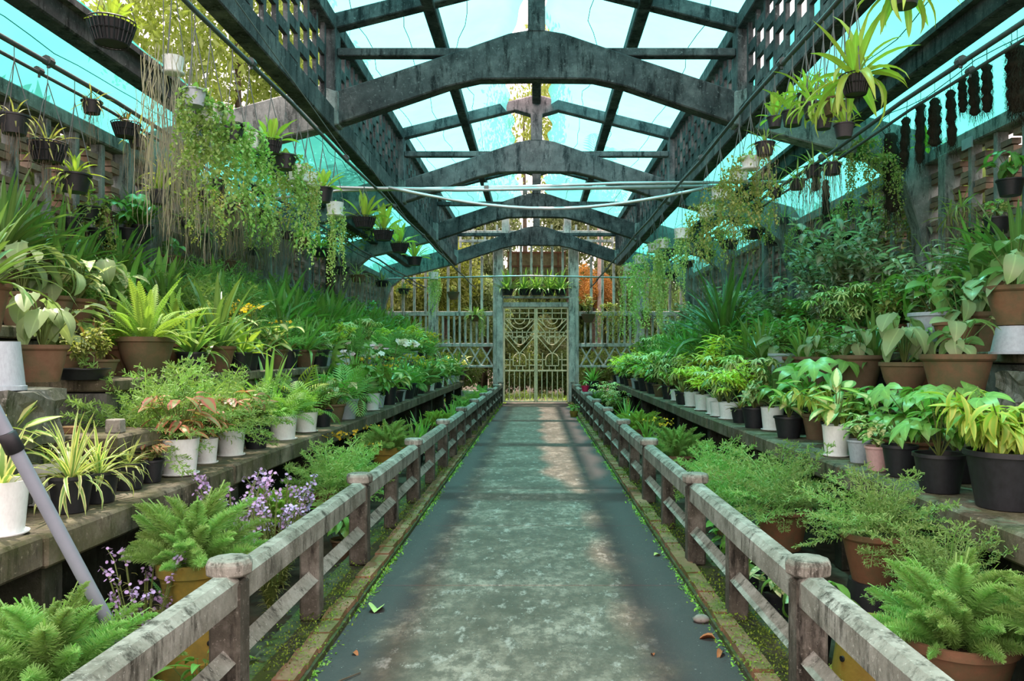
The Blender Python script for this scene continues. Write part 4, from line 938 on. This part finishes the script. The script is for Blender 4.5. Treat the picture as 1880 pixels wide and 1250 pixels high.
# second right ledge
at('greyb', 'R2', 1757, .85, 'terra', .255, .35, dx=0); at('greyb', 'R2', 1660, 1.15, 'bowl', .20, .28); at('bush', 'R2', 1690, .7, 'terra', .17, .24, dx=.25); at('greyb', 'R2', 1575, .85, 'terra', .245, .34); at('strapl', 'R2', 1472, .75, 'terra', .22, .32); at('greyb', 'R2', 1500, .75, 'terra', .22, .32, dx=.02); at('bush', 'R2', 1532, .5, 'terra', .16, .26, dx=-.1)
at('fern', 'R2b', 1480, 1.1, 'grey', .2, .3); at('greyb', 'R2b', 1560, .9, 'white', .17, .28); at('boston', 'R2b', 1500, .9, 'terra', .2, .3); at('greyb', 'R2', 1425, 1.0, 'terra', .2, .24); at('strapl', 'R2', 1398, 1.1, 'terra', .22, .3); at('crinum', 'R2b', 1330, 1.6, 'terra', .26, .44, single=True, lift=.12); at('bush', 'R2', 1440, .9, 'grey', .2, .36)
# third right ledge
at('greyb', 'R3', 1862, 1.1, 'terra', .20, .30, lift=.2, dx=-.2); upturned(3.66, 6.05, Z3R-.02, 'grey', .17, .215, 'pale grey upturned pot carrying a terracotta pot at the right'); at('greyb', 'R3', 1805, 1.0, 'terra', .2, .34, dx=.0); at('broad', 'R3', 1715, 1.0, 'grey', .22, .36, dx=-.2); at('greyb', 'R3', 1760, .9, 'bowl', .20, .26, dx=-.2); at('bright', 'R3', 1700, 1.0, 'white', .18, .3, dx=.15); at('olive', 'R3', 1630, 1.2, 'terra', .2, .3); at('schef', 'R3', 1570, 1.1, 'terra', .2, .3); at('bush', 'R3', 1600, 1.1, 'grey', .2, .3, dx=.2)
at('schef', 'R3', 1520, 1.1, 'terra', .2, .3); at('blue', 'R3b', 1520, 1.0, 'terra', .22, .32); at('bush', 'R3', 1460, 1.0, 'terra', .2, .3)
# top right ledge
at('blue', 'R4', 1560, 1.5, 'terra', .25, .34, dx=-.1); at('blue', 'R4', 1630, 1.2, 'terra', .22, .3); at('strapl', 'R4', 1800, 1.2, 'terra', .2, .3, single=True); at('strapl', 'R4', 1738, 1.1, 'terra', .2, .3, single=True); at('crinum', 'R4', 1868, .9, 'terra', .2, .3, dx=-.2, single=True); at('fern', 'R4', 1690, 1.2, 'terra', .2, .3); at('blue', 'R4', 1500, 1.3, 'terra', .22, .3); at('strapl', 'R4', 1840, .9, 'terra', .2, .3, single=True)

# ------------------------------------------------------------------ the rest of the collection, filling the ledges toward the gate
RF = random.Random(11)
FILL = {'L1': (['palm', 'dieff', 'strapl', 'bright', 'onci', 'bush', 'dieff', 'foxtail', 'speck'], .50, 7.5), 'L1b': (['strapl', 'bush', 'palml', 'lobed', 'dieff', 'onci', 'greyb'], .56, 7.6),
        'L2': (['strapl', 'dracy', 'onci', 'bush', 'speck', 'mistl', 'dieff', 'schef'], .55, 8.2), 'L2b': (['strap', 'bright', 'mistl', 'bush', 'dieff', 'boston'], .62, 8.2),
        'L3': (['agap', 'strapl', 'agap', 'agap', 'bush'], .55, 8.6), 'L3b': (['agap', 'strapl', 'agap'], .60, 7.0), 'L4': (['agap', 'fern', 'strap', 'mist', 'agap', 'tuft', 'bush'], .66, 9.5),
        'R1': (['bright', 'schef', 'dracy', 'bush', 'brom', 'speck'], .52, 9.5), 'R1b': (['dracy', 'schef', 'bright', 'gold', 'bush'], .58, 7.0),
        'R2': (['bush', 'bright', 'strapl', 'schef', 'olive', 'palm'], .60, 10.5), 'R2b': (['bush', 'bright', 'strap', 'palm', 'olive'], .66, 8.0),
        'R3': (['bush', 'bright', 'palm', 'strap', 'olive'], .64, 9.0), 'R3b': (['bush', 'blue', 'strap', 'bright'], .75, 7.5), 'R4': (['bush', 'blue', 'mist', 'strap', 'root', 'palm'], .72, 10.0)}
for row, (kinds, step, ya) in FILL.items():
    x, z = ROW[row]; y = ya
    while y < 24.9:
        yy = y+RF.uniform(-.1, .1)
        if all(abs(yy-a) > b+.16 for a, b in TAKEN.get(row, [])):
            k = RF.choice(kinds)
            while k in ('onci', 'dieff') and RF.random() < .3: k = RF.choice(kinds)
            pot = RF.choice(['terra', 'black', 'terra', 'white', 'grey', 'black'] if row[1] != '1' else ['white', 'black', 'black', 'terra', 'grey'])
            r = RF.uniform(.12, .17); s = RF.uniform(.85, 1.15)*(1.0 if y < 14 else 1.15)
            if k in ('crinum',): s *= .8
            plant(k, x+RF.uniform(-.05, .05), yy, z, s, pot, r, r*RF.uniform(1.4, 1.7), ZN[row[:2]], False)
        y += .88*step*(1 if y < 15 else 1.2)
# tiny things on the path edge and the railing
plant('bright', 1.22, 19.8, .66, .35, 'magenta', .10, .15, 'top of the right railing', False)
plant('bright', 1.02-.07, 13.9+6.2, 0, .45, 'yellow', .11, .15, 'right edge of the path', False)

# ------------------------------------------------------------------ hanging plants
def basket_mesh():
    m = MB()
    for k in range(26):
        a = 2*PI*k/26; c, s = math.cos(a), math.sin(a)
        m.tube([(c*.68, s*.68, 0), (c*.86, s*.86, .5), (c, s, 1.0)], .032, 4)
    for r, z in ((.68, 0), (.86, .5), (1.0, .98)): m.tube([(r*math.cos(2*PI*k/26), r*math.sin(2*PI*k/26), z) for k in range(27)], .035, 4)
    m.lathe([(0, .02), (.64, .02), (.92, .9), (.0, .9)], 20)
    return m.mesh('basket', M['black'])
BASK = basket_mesh()
def hanging(kind, x, px, py, s, cont, r, h, top=3.72, where='', label=None, single=True, y=None):
    Y = y or x*FPX/(px-VX)
    if y: x = (px-VX)*Y/FPX
    z = CAMZ+(VY-py)*Y/FPX - h
    nm, wd, cat = INFO[kind]; SEED[0] += 1
    if where == LR and abs(x) < 2.3: x = -2.12+.14*(Y-3)/22.6; top = 3.745
    if where == RR_: x = 1.82-.08*(Y-3)/22.6; top = 3.745
    if where == LO: x = -3.60; top = 3.75
    if where == RO: x = 3.13-.01*(Y-3)/22.6; top = 3.75
    if where in (LP, RP): top = sideline(abs(x))+.02
    root = empty(nm, (x, Y, z))
    if cont == 'basket': obj('basket', BASK, root, Matrix.Diagonal((r, r, h, 1))); cw = 'black slatted basket'
    elif cont: add_pot(root, cont, r, h); cw = POTS[cont][2]
    if top and cont:
        m = MB(); t = max(h+.1, top-z)
        for k in range(3): a = 2*PI*k/3+.4; m.tube([(r*math.cos(a), r*math.sin(a), h*.95), (0, 0, h+(t-h)*.75), (0, 0, t)], .0035, 4)
        obj('hanger', m.mesh('hanger', M['wire']), root)
    elif top:
        obj('hanger', MB().tube([(0, 0, 0), (0, 0, max(.06, top-z))], .0035, 4).mesh('hanger', M['wire']), root)
    grow(root, kind, SEED[0]*5, s, Matrix.Translation((0, 0, h*.9 if cont else 0)), single and Y < 9)
    PLANTS.append((root, (f"{wd} in a {cw}" if cont else wd), cat, where, Y))
    return root
LR, LO, RR_, RO, LP, RP = 'single left rod', 'twin left rods', 'single right rod', 'twin right rods', 'left side beam', 'right side beam'
# left, along the rod under the roof edge, then over the ledges, then the wall
hanging('epi', -3.2, 205, 40, .85, 'basket', .17, .17, 4.45, LP, y=6.0)
hanging('grey', -2.62, 318, 105, 1.25, 'white', .075, .12, 4.5, LR); hanging('grey', -2.62, 352, 240, 1.0, None, 0, 0, 4.5, LR); hanging('grey', -2.62, 300, 190, .9, None, 0, 0, 4.5, LR)
hanging('trail', -2.10, 388, 195, .95, 'white', .08, .12, 3.7, LR); hanging('trail', -2.10, 360, 165, .7, 'grey', .07, .1, 3.7, LR)
hanging('trail', -2.10, 428, 228, .8, 'black', .08, .12, 3.7, LR); hanging('trail', -2.10, 458, 245, .85, 'white', .075, .12, 3.7, LR); hanging('epi', -2.08, 502, 258, .85, 'basket', .085, .10, 3.7, LR)
hanging('trail', -2.08, 528, 285, .9, 'black', .09, .12, 3.7, LR); hanging('trailo', -2.07, 553, 305, .8, 'white', .09, .14, 3.7, LR); hanging('epi', -2.06, 598, 345, .9, 'black', .10, .14, 3.7, LR); hanging('traill', -2.06, 572, 318, .75, 'white', .09, .12, 3.7, LR); hanging('traill', -2.06, 620, 372, .75, 'white', .09, .14, 3.7, LR)
hanging('epi', -2.05, 673, 398, 1.35, 'basket', .14, .13, 3.7, LR, single=False); hanging('epi', -2.04, 708, 422, 1.35, 'basket', .14, .14, 3.7, LR, single=False); hanging('epi', -2.03, 738, 446, 1.4, 'basket', .14, .14, 3.7, LR, single=False); hanging('epi', -2.02, 765, 472, 1.2, 'black', .13, .14, 3.7, LR, single=False)
hanging('traill', -2.0, 800, 500, .8, 'white', .1, .14, 3.7, LR, single=False)
hanging('root', -3.63, 80, 262, .7, 'basket', .13, .14, 3.7, LO); hanging('root', -3.63, 18, 212, .6, 'black', .10, .13, 3.7, LO); hanging('epil', -3.63, 130, 320, .6, 'black', .12, .14, 3.7, LO)
hanging('root', -3.63, 162, 186, .55, 'black', .08, .10, 3.7, LO); hanging('brom', -3.63, 225, 226, .55, 'basket', .12, .12, 3.7, LO); hanging('epi', -3.63, 287, 350, .9, 'black', .10, .13, 3.7, LO); hanging('root', -3.63, 345, 300, .9, 'black', .1, .12, 3.7, LO); hanging('root', -3.63, 395, 330, 1.0, 'black', .1, .12, 3.7, LO); hanging('root', -3.63, 440, 360, 1.0, 'terra', .1, .12, 3.7, LO); hanging('trailo', -3.63, 330, 275, .9, None, 0, 0, 3.7, LO); hanging('trail', -3.63, 470, 340, 1.0, 'black', .1, .12, 3.7, LO)
hanging('epil', -3.62, 550, 438, .8, 'terra', .16, .12, 3.7, LO, single=False); hanging('epil', -3.62, 585, 455, .8, 'basket', .16, .14, 3.7, LO, single=False); hanging('root', -3.62, 625, 490, .9, 'black', .16, .14, 3.7, LO, single=False); hanging('root', -3.62, 655, 505, 1.1, 'terra', .16, .14, 3.7, LO, single=False); hanging('root', -3.62, 700, 515, 1.1, 'basket', .16, .14, 3.7, LO, single=False); hanging('root', -3.62, 740, 530, 1.1, 'black', .16, .14, 3.7, LO, single=False)
WL, WR = 'left brick wall', 'right brick wall'
hanging('broad', -4.75, 312, 470, .55, 'bowl', .16, .2, None, WL); hanging('root', -4.75, 416, 478, 1.0, 'bowl', .16, .2, None, WL); hanging('strap', -4.75, 255, 415, .75, 'black', .16, .2, None, WL, single=True); hanging('trailo', -4.75, 165, 380, 1.0, 'black', .12, .14, None, WL); hanging('lobed', -4.75, 235, 420, .7, 'black', .12, .14, None, WL)
for px, py, s in ((350, 385, 1.3), (385, 400, 1.4), (420, 390, 1.4), (455, 400, 1.5), (300, 400, 1.0), (490, 420, 1.5)): hanging('grey', -4.78, px, py, s, None, 0, 0, None, WL)
for px, py, s, k in ((340, 400, 1.1, 'root'), (372, 430, 1.2, 'root'), (400, 350, 1.1, 'trailo'), (432, 420, 1.2, 'root'), (462, 455, 1.2, 'root'), (385, 480, .9, 'trailo'), (205, 440, .9, 'trailo'), (130, 400, .8, 'root'), (180, 420, .9, 'olive')): hanging(k, -4.72, px, py, s, 'black', .1, .12, None, WL)
for px, py, s, k in ((250, 250, .8, 'root'), (300, 320, .9, 'root'), (370, 350, .9, 'trailo'), (415, 375, 1.0, 'root'), (500, 400, 1.0, 'root'), (525, 425, 1.0, 'root'), (480, 385, .9, 'trailo')): hanging(k, -3.62, px, py, s, 'black', .09, .11, 3.7, LO)
# right
for px, py, s, k in ((1420, 215, .7, 'epi'), (1476, 172, .6, 'epil'), (1545, 228, .45, 'epi'), (1508, 214, .5, 'epi')): hanging(k, 1.8, px, py, s, 'black', .06, .08, 3.72, RR_)
for px, py, s, k in ((1440, 400, 1.1, 'root'), (1470, 420, 1.1, 'trailo'), (1520, 400, 1.1, 'root'), (1555, 370, 1.0, 'trailo'), (1600, 380, 1.0, 'root'), (1640, 360, 1.0, 'trailo'), (1790, 420, .8, 'trailo')): hanging(k, 4.72, px, py, s, 'black', .1, .12, None, WR)
for px, py, s, k in ((1390, 375, 1.0, 'trailo'), (1355, 400, 1.0, 'root'), (1320, 425, 1.1, 'trailo'), (1285, 450, 1.1, 'root')): hanging(k, 3.12, px, py, s, 'black', .1, .12, 3.7, RO)
hanging('epil', 1.80, 1566, 138, 1.0, 'basket', .085, .11, 3.72, RR_); hanging('epil', 1.80, 1526, 182, .55, 'terra', .07, .10, 3.72, RR_); hanging('epi', 1.80, 1452, 205, .85, 'black', .08, .1, 3.72, RR_); hanging('epil', 1.80, 1490, 190, .6, 'black', .07, .1, 3.72, RR_)
hanging('epil', 1.9, 1735, -25, .75, 'black', .08, .1, 4.3, RR_, y=3.9)
hanging('root', 1.79, 1400, 262, .6, 'black', .08, .1, 3.72, RR_); hanging('trailo', 1.78, 1372, 288, .85, 'white', .08, .11, 3.72, RR_); hanging('trailo', 1.78, 1352, 310, .85, 'white', .08, .12, 3.72, RR_); hanging('trailo', 1.78, 1318, 345, .9, 'white', .09, .12, 3.72, RR_); hanging('trailo', 1.77, 1292, 378, .9, 'white', .09, .13, 3.72, RR_); hanging('traill', 1.77, 1248, 420, .75, 'white', .1, .13, 3.72, RR_, single=False)
hanging('traill', 1.76, 1197, 448, 1.2, 'white', .1, .13, 3.72, RR_, single=False); hanging('traill', 1.76, 1172, 470, 1.2, 'white', .1, .14, 3.72, RR_, single=False); hanging('traill', 1.76, 1212, 440, 1.1, 'white', .1, .13, 3.72, RR_, single=False); hanging('traill', 1.75, 1152, 486, 1.3, 'white', .1, .13, 3.72, RR_, single=False)
for px, py, s in ((1300, 460, 1.1), (1340, 440, 1.1), (1262, 478, 1.2), (1385, 420, 1.0), (1235, 500, 1.2)): hanging('root', 3.14, px, py, s, 'basket', .16, .14, 3.7, RO, single=False)
for px, py, s in ((1465, 330, 1.0), (1495, 305, 1.0), (1425, 345, .9), (1530, 300, .8)): hanging('root', 3.14, px, py, s, 'black', .1, .12, 3.7, RO, single=False)
hanging('trailo', 4.1, 1590, 262, 1.1, None, 0, 0, 4.3, RP); hanging('trailo', 4.1, 1620, 290, 1.0, None, 0, 0, 4.3, RP); hanging('fern', 4.1, 1580, 290, .7, None, 0, 0, 4.3, RP)
hanging('epi', 4.6, 1700, 270, 1.0, None, 0, 0, 4.2, RP); hanging('strap', 4.7, 1420, 430, .8, 'black', .2, .22, None, WR, single=False); hanging('root', 4.7, 1745, 400, 1.0, None, 0, 0, None, WR); hanging('root', 4.7, 1765, 380, 1.0, None, 0, 0, None, WR); hanging('trailo', 4.7, 1545, 430, 1.2, 'black', .16, .2, None, WR); hanging('speck', 4.7, 1830, 400, .7, 'black', .13, .16, None, WR); hanging('broad', 4.7, 1855, 330, .7, 'black', .13, .16, None, WR); hanging('trailo', 4.7, 1495, 440, 1.2, 'black', .16, .2, None, WR)
# fern-root logs
def log_mesh(seed):
    r = random.Random(seed); m = MB(); prof = []; n = 14
    m.lathe([(max(.02, (.5+.12*math.sin(j*1.9+seed)+r.uniform(-.06, .06))*(1 if 0 < j < n else .35)), -j/n) for j in range(n+1)], 12)
    m.v = [(x+r.uniform(-.07, .07), y+r.uniform(-.07, .07), z) for x, y, z in m.v]
    return m.mesh('log', M['fibre'], True)
LOGS = [log_mesh(k) for k in range(3)]
def fuzz_mesh(seed):
    r = random.Random(seed); us = []
    for k in range(520):
        a = r.uniform(0, 6.28); z = -r.random(); us.append(xf(UN['strand'][k % 3], TRS((.48*math.cos(a), .48*math.sin(a), z), rot(a-PI/2, r.uniform(-1.4, .6)), (.035, r.uniform(.15, .4), .16))))
    return mesh_np('roots', merge(us), M['fibre'])
FUZZ = [fuzz_mesh(k) for k in range(2)]
for i, (px, y0, y1, w) in enumerate(((1868, 84, 205, .13), (1812, 118, 205, .07), (1786, 128, 212, .075), (1766, 142, 208, .06), (1745, 165, 268, .07), (1716, 180, 268, .095), (1690, 188, 300, .075), (1664, 215, 310, .075), (1634, 245, 390, .14), (1858, 92, 200, .08), (1500, 300, 350, .1), (1516, 330, 395, .08))):
    x = 4.35; Y = x*FPX/(px-VX); z0 = CAMZ+(VY-y0)*Y/FPX; z1 = CAMZ+(VY-y1)*Y/FPX
    root = empty('fern_root_log', (x, Y, z0), RF.uniform(-.3, .3)); root.rotation_euler = (RF.uniform(-.06, .06), RF.uniform(-.08, .08), RF.uniform(0, 6))
    D = Matrix.Diagonal((w*1.25, w*1.25, z0-z1, 1)); obj('log', LOGS[i % 3], root, D); obj('roots', FUZZ[i % 2], root, D, kind='stuff')
    obj('hanger', MB().tube([(0, 0, -.02), (0, 0, max(.08, sideline(x)-z0+.02))], .004, 4).mesh('hanger', M['wire']), root)
    PLANTS.append((root, 'dark shaggy fern-root log hung on a wire', 'log', RP, Y))
# pots on the far wall and ferns over the gate
def farpot(kind, px, py, s, pot, r, h, lab):
    Y = 25.75; x = (px-VX)*Y/FPX; z = CAMZ+(VY-py)*Y/FPX
    nm, wd, cat = INFO[kind]; root = empty(nm, (x, Y, z), label=lab, cat=cat)
    if pot: add_pot(root, pot, r, h)
    SEED[0] += 1; grow(root, kind, SEED[0]*5, s, Matrix.Translation((0, 0, h*.85)), False)
farpot('olive', 1080, 592, 1.5, 'bowl', .23, .28, 'olive shrub in a terracotta bowl hung right of the gate'); farpot('trailo', 1118, 560, 1.8, None, 0, 0, 'dry olive vine hanging on the far wall right of the gate')
farpot('fern', 872, 590, 1.0, 'bowl', .2, .2, 'sword fern in a terracotta bowl hung left of the gate'); farpot('traill', 885, 570, .8, None, 0, 0, 'pale vine trailing beside the pillar left of the gate'); farpot('traill', 800, 495, 1.2, None, 0, 0, 'pale vine trailing over the tall post left of the gate'); farpot('bush', 1185, 600, .8, 'bowl', .2, .25, 'leafy shrub in a terracotta bowl at the far right post')
farpot('olive', 832, 550, .6, 'bowl', .2, .25, 'small terracotta bowl on the far wall left of the gate')
for i, (px, lab) in enumerate(((932, 'tuft of green straps above the left end of the gate lintel'), (962, 'tuft of green straps left of centre above the gate'), (985, 'tuft of green straps at the centre above the gate'), (1008, 'tuft of green straps right of centre above the gate'), (1030, 'tuft of green straps above the right end of the gate lintel'))):
    farpot('tuft', px, 542, 1.5, 'black', .2, .2, lab)

# ------------------------------------------------------------------ litter on the path
lm = ribbon(p_ovate, 5, .8, .5)
for i, (x, y, mat, l, w, lab) in enumerate(((-1.00, 4.87, 'paleleaf', .16, .10, 'pale green fallen leaf by the left kerb'), (1.0, 4.42, 'deadleaf', .10, .05, 'upper brown dry leaf by the right kerb'), (1.0, 4.23, 'deadleaf', .10, .035, 'lower brown dry leaf by the right kerb'), (-.98, 4.22, 'deadleaf', .05, .03, 'small red-brown leaf on the dark left edge of the path'), (.93, 6.25, 'paleleaf', .07, .04, 'small pale leaf on the path beside the right railing'), (.62, 4.18, 'deadleaf', .035, .02, 'tiny brown leaf scrap on the path right of centre'))):
    o = obj('fallen_leaf', mesh_np('fallen_leaf', lm, M[mat]), label=lab, cat='leaf'); o.matrix_basis = TRS((x, y, .006), rot(i*1.3, .12, .1), (w, l, l))
o = obj('stone', MB().lathe([(0, 0), (.045, .005), (.055, .025), (.03, .05), (0, .055)], 9).mesh('stone', M['stone'], True), label='small grey stone on the path by the right kerb', cat='stone'); o.location = (.985, 4.72, 0); o.scale = (1, .8, .8)
obj('twig', MB().tube([(-1.02, 3.75, .008), (-.95, 3.85, .012), (-.88, 3.95, .008)], [.004, .005, .003], 5).mesh('twig', M['bark']), label='thin dark twig on the left edge of the path', cat='twig')
def weeds(xc, wid, n, seed, z=.02, k_=1):
    r = random.Random(seed); us = []
    for k in range(n):
        y = 2.4+22.6*r.random()**1.6; cl = .5+.5*math.sin(y*2.3+seed)+.3*math.sin(y*5.1)
        if r.random() > cl+.15: continue
        p = (xc+r.gauss(0, wid), y, z-.02); s = r.uniform(.010, .028)*(1+y*.04)*k_
        us.append(xf(UN[r.choice(['ovates', 'lances', 'bit' if r.random() < .3 else 'ovates'])][0], TRS(p, rot(r.uniform(0, 6.28), r.uniform(.0, 1.2)), (s*.55, s, s))))
    return merge(us)
obj('weeds', mesh_np('weeds', weeds(-1.13, .022, 9000, 1), L['weed']), kind='stuff', label='low weeds growing along the left kerb', cat='weeds')
obj('weeds', mesh_np('weeds', weeds(1.055, .028, 11000, 2), L['weed']), kind='stuff', label='low weeds growing along the right kerb', cat='weeds')
obj('moss', mesh_np('moss', weeds(-1.27, .10, 16000, 3, .10, .6), M['moss']), kind='stuff', label='bright moss on the left kerb bricks', cat='moss')
obj('moss', mesh_np('moss', weeds(1.20, .10, 20000, 4, .10, .6), M['moss']), kind='stuff', label='bright moss on the right kerb bricks', cat='moss')

# ------------------------------------------------------------------ trees and shrubs outside
def crown_mesh(seed, n, mat, leaf=.13, lumps=14, flat=.8):
    r = np.random.default_rng(seed); c = r.normal(size=(lumps, 3)); c /= np.linalg.norm(c, axis=1)[:, None]; c *= (.35+.4*r.random(lumps))[:, None]; c[:, 2] *= flat
    k = r.integers(0, lumps, n); d = r.normal(size=(n, 3)); d /= np.linalg.norm(d, axis=1)[:, None]; p = c[k]+d*(.40*(.55+.45*r.random(n)))[:, None]
    u = r.normal(size=(n, 3)); u /= np.linalg.norm(u, axis=1)[:, None]; v = np.cross(u, r.normal(size=(n, 3))); v /= np.linalg.norm(v, axis=1)[:, None]
    s = (leaf*(.6+.8*r.random(n)))[:, None]
    V = np.stack([p-u*s, p-v*s*.45, p+u*s, p+v*s*.45], 1).reshape(-1, 3)
    return mesh_np('crown', (V, np.arange(4*n).reshape(n, 4), np.tile([[.5, 0], [.1, .5], [.5, 1], [.9, .5]], (n, 1))), L[mat])
CR = {}
def tree(x, y, z, rx, ry, rz, mat, lab, name='tree', trunk=True, n=9000, leaf=.045, tm='bark', group=None):
    k = (mat, n, int(x*7+y) % 2, leaf)
    if k not in CR: CR[k] = crown_mesh(len(CR)+3, n, mat, leaf)
    root = empty(name, (x, y, -.1), label=lab, cat='tree' if name == 'tree' else 'shrub', group=group)
    obj('crown', CR[k], root, TRS((0, 0, z+.1), rot((x*3+y) % 6.28), (rx, ry, rz)), kind='stuff')
    if trunk: obj('trunk', MB().tube([(0, 0, 0), (.08, 0, z*.5), (.0, .05, z+.2)], [.14, .11, .05], 8).mesh('trunk', M[tm], True), root)
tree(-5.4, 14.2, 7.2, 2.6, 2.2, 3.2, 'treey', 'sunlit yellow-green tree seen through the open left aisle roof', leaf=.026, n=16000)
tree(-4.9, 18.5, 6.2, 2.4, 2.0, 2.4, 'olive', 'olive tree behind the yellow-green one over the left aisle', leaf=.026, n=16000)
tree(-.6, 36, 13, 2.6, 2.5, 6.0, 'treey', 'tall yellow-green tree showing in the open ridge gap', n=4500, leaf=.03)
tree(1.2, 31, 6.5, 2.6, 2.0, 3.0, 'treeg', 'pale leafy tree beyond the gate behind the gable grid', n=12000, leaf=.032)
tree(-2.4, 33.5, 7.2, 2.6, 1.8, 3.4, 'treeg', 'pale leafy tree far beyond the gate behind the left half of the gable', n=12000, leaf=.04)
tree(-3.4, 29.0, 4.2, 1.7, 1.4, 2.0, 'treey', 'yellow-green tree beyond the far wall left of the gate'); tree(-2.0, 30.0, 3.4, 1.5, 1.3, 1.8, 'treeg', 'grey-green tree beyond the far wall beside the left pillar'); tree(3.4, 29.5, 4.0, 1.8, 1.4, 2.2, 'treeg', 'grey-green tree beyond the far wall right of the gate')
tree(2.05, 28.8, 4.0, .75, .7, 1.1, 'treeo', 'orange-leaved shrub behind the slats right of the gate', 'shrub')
for i, (x, y, z, rx, rz, mat, lab) in enumerate(((-.9, 29.5, 1.2, 1.3, 1.6, 'treed', 'dark shrub beyond the left gate leaf'), (.4, 31.0, 1.5, 1.5, 1.8, 'treeg', 'pale shrub beyond the middle of the gate'), (1.2, 30.2, 1.0, 1.2, 1.2, 'treed', 'dark shrub beyond the right gate leaf'), (-2.9, 28.2, 1.2, 1.3, 1.5, 'treed', 'dark shrub behind the low slats left of the gate'), (2.8, 28.3, 1.2, 1.3, 1.5, 'treed', 'dark shrub behind the low slats right of the gate'), (-5.2, 28.6, 3.0, 1.8, 2.6, 'treey', 'yellowish shrub beyond the far left corner'), (5.2, 28.8, 3.0, 1.8, 2.6, 'treed', 'dark shrub beyond the far right corner'))):
    tree(x, y, z, rx, 1.1, rz, mat, lab, 'shrub', False)
root = empty('palm_tree', (2.25, 28.3, -.1), label='slim pale palm trunk behind the slats right of the gate', cat='tree')
obj('trunk', MB().tube([(0, 0, 0), (.05, 0, 4), (.0, 0, 8.2)], [.15, .12, .10], 10).mesh('trunk', M['palebark'], True), root)
for m in rosette(random.Random(3), 'palmf', 12, (1.4, 2.0), (1.4, 2.0), (-.3, 1.2), .05): obj('frond', unit_mesh('frond', m[0], m[1], 'fern'), root, Matrix.Translation((0, 0, 8.2)) @ m[2])
HW = ['first', 'second', 'third', 'fourth', 'fifth', 'sixth', 'seventh', 'eighth', 'ninth']
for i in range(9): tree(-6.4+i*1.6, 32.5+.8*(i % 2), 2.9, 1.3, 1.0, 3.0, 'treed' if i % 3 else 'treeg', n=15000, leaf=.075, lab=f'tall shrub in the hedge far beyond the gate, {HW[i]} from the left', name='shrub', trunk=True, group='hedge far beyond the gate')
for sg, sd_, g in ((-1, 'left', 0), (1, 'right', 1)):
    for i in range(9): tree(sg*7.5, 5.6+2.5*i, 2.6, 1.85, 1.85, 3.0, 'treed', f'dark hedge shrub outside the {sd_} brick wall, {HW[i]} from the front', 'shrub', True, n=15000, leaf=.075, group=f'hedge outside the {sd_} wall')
obj('grass', mesh_np('grass', merge([xf(UN['straps'][k % 3], TRS((RF.uniform(-6, 6), RF.uniform(26.6, 33), -.1), rot(RF.uniform(0, 6.28), RF.uniform(.4, 1.4)), (.03, RF.uniform(.1, .35), .2))) for k in range(7000)]), L['foxy']), kind='stuff', label='sunlit grass beyond the gate', cat='grass')

# ------------------------------------------------------------------ labels: ordinals along each ledge make every one unique
def ordinal(n):
    a = ['zeroth', 'first', 'second', 'third', 'fourth', 'fifth', 'sixth', 'seventh', 'eighth', 'ninth', 'tenth', 'eleventh', 'twelfth', 'thirteenth', 'fourteenth', 'fifteenth', 'sixteenth', 'seventeenth', 'eighteenth', 'nineteenth', 'twentieth']
    return a[n] if n <= 20 else 'twenty-'+a[n-20]
GR = {}
for p in PLANTS: GR.setdefault((p[1], p[3]), []).append(p)
for (words_, zone), ps in GR.items():
    ps.sort(key=lambda p: p[4])
    kd = words_.split(' in a')[0]
    for i, p in enumerate(ps):
        prep = 'on the' if 'bed' not in zone else 'in the'; 
        if len(ps) == 1: lab = f"the one {words_} {prep} {zone}"
        else: lab = f"{words_}, {ordinal(i+1)} from front, {zone}"
        lab = lab.replace('the one ', '')
        if len(lab.split()) > 16: lab = lab.replace('black plastic pot', 'black pot').replace('fluffy ', '').replace('airy ', '').replace('black slatted basket', 'black basket')
        tag(p[0], lab, p[2], f"{kd} plants" if p[2] != 'log' else 'hanging fern-root logs')
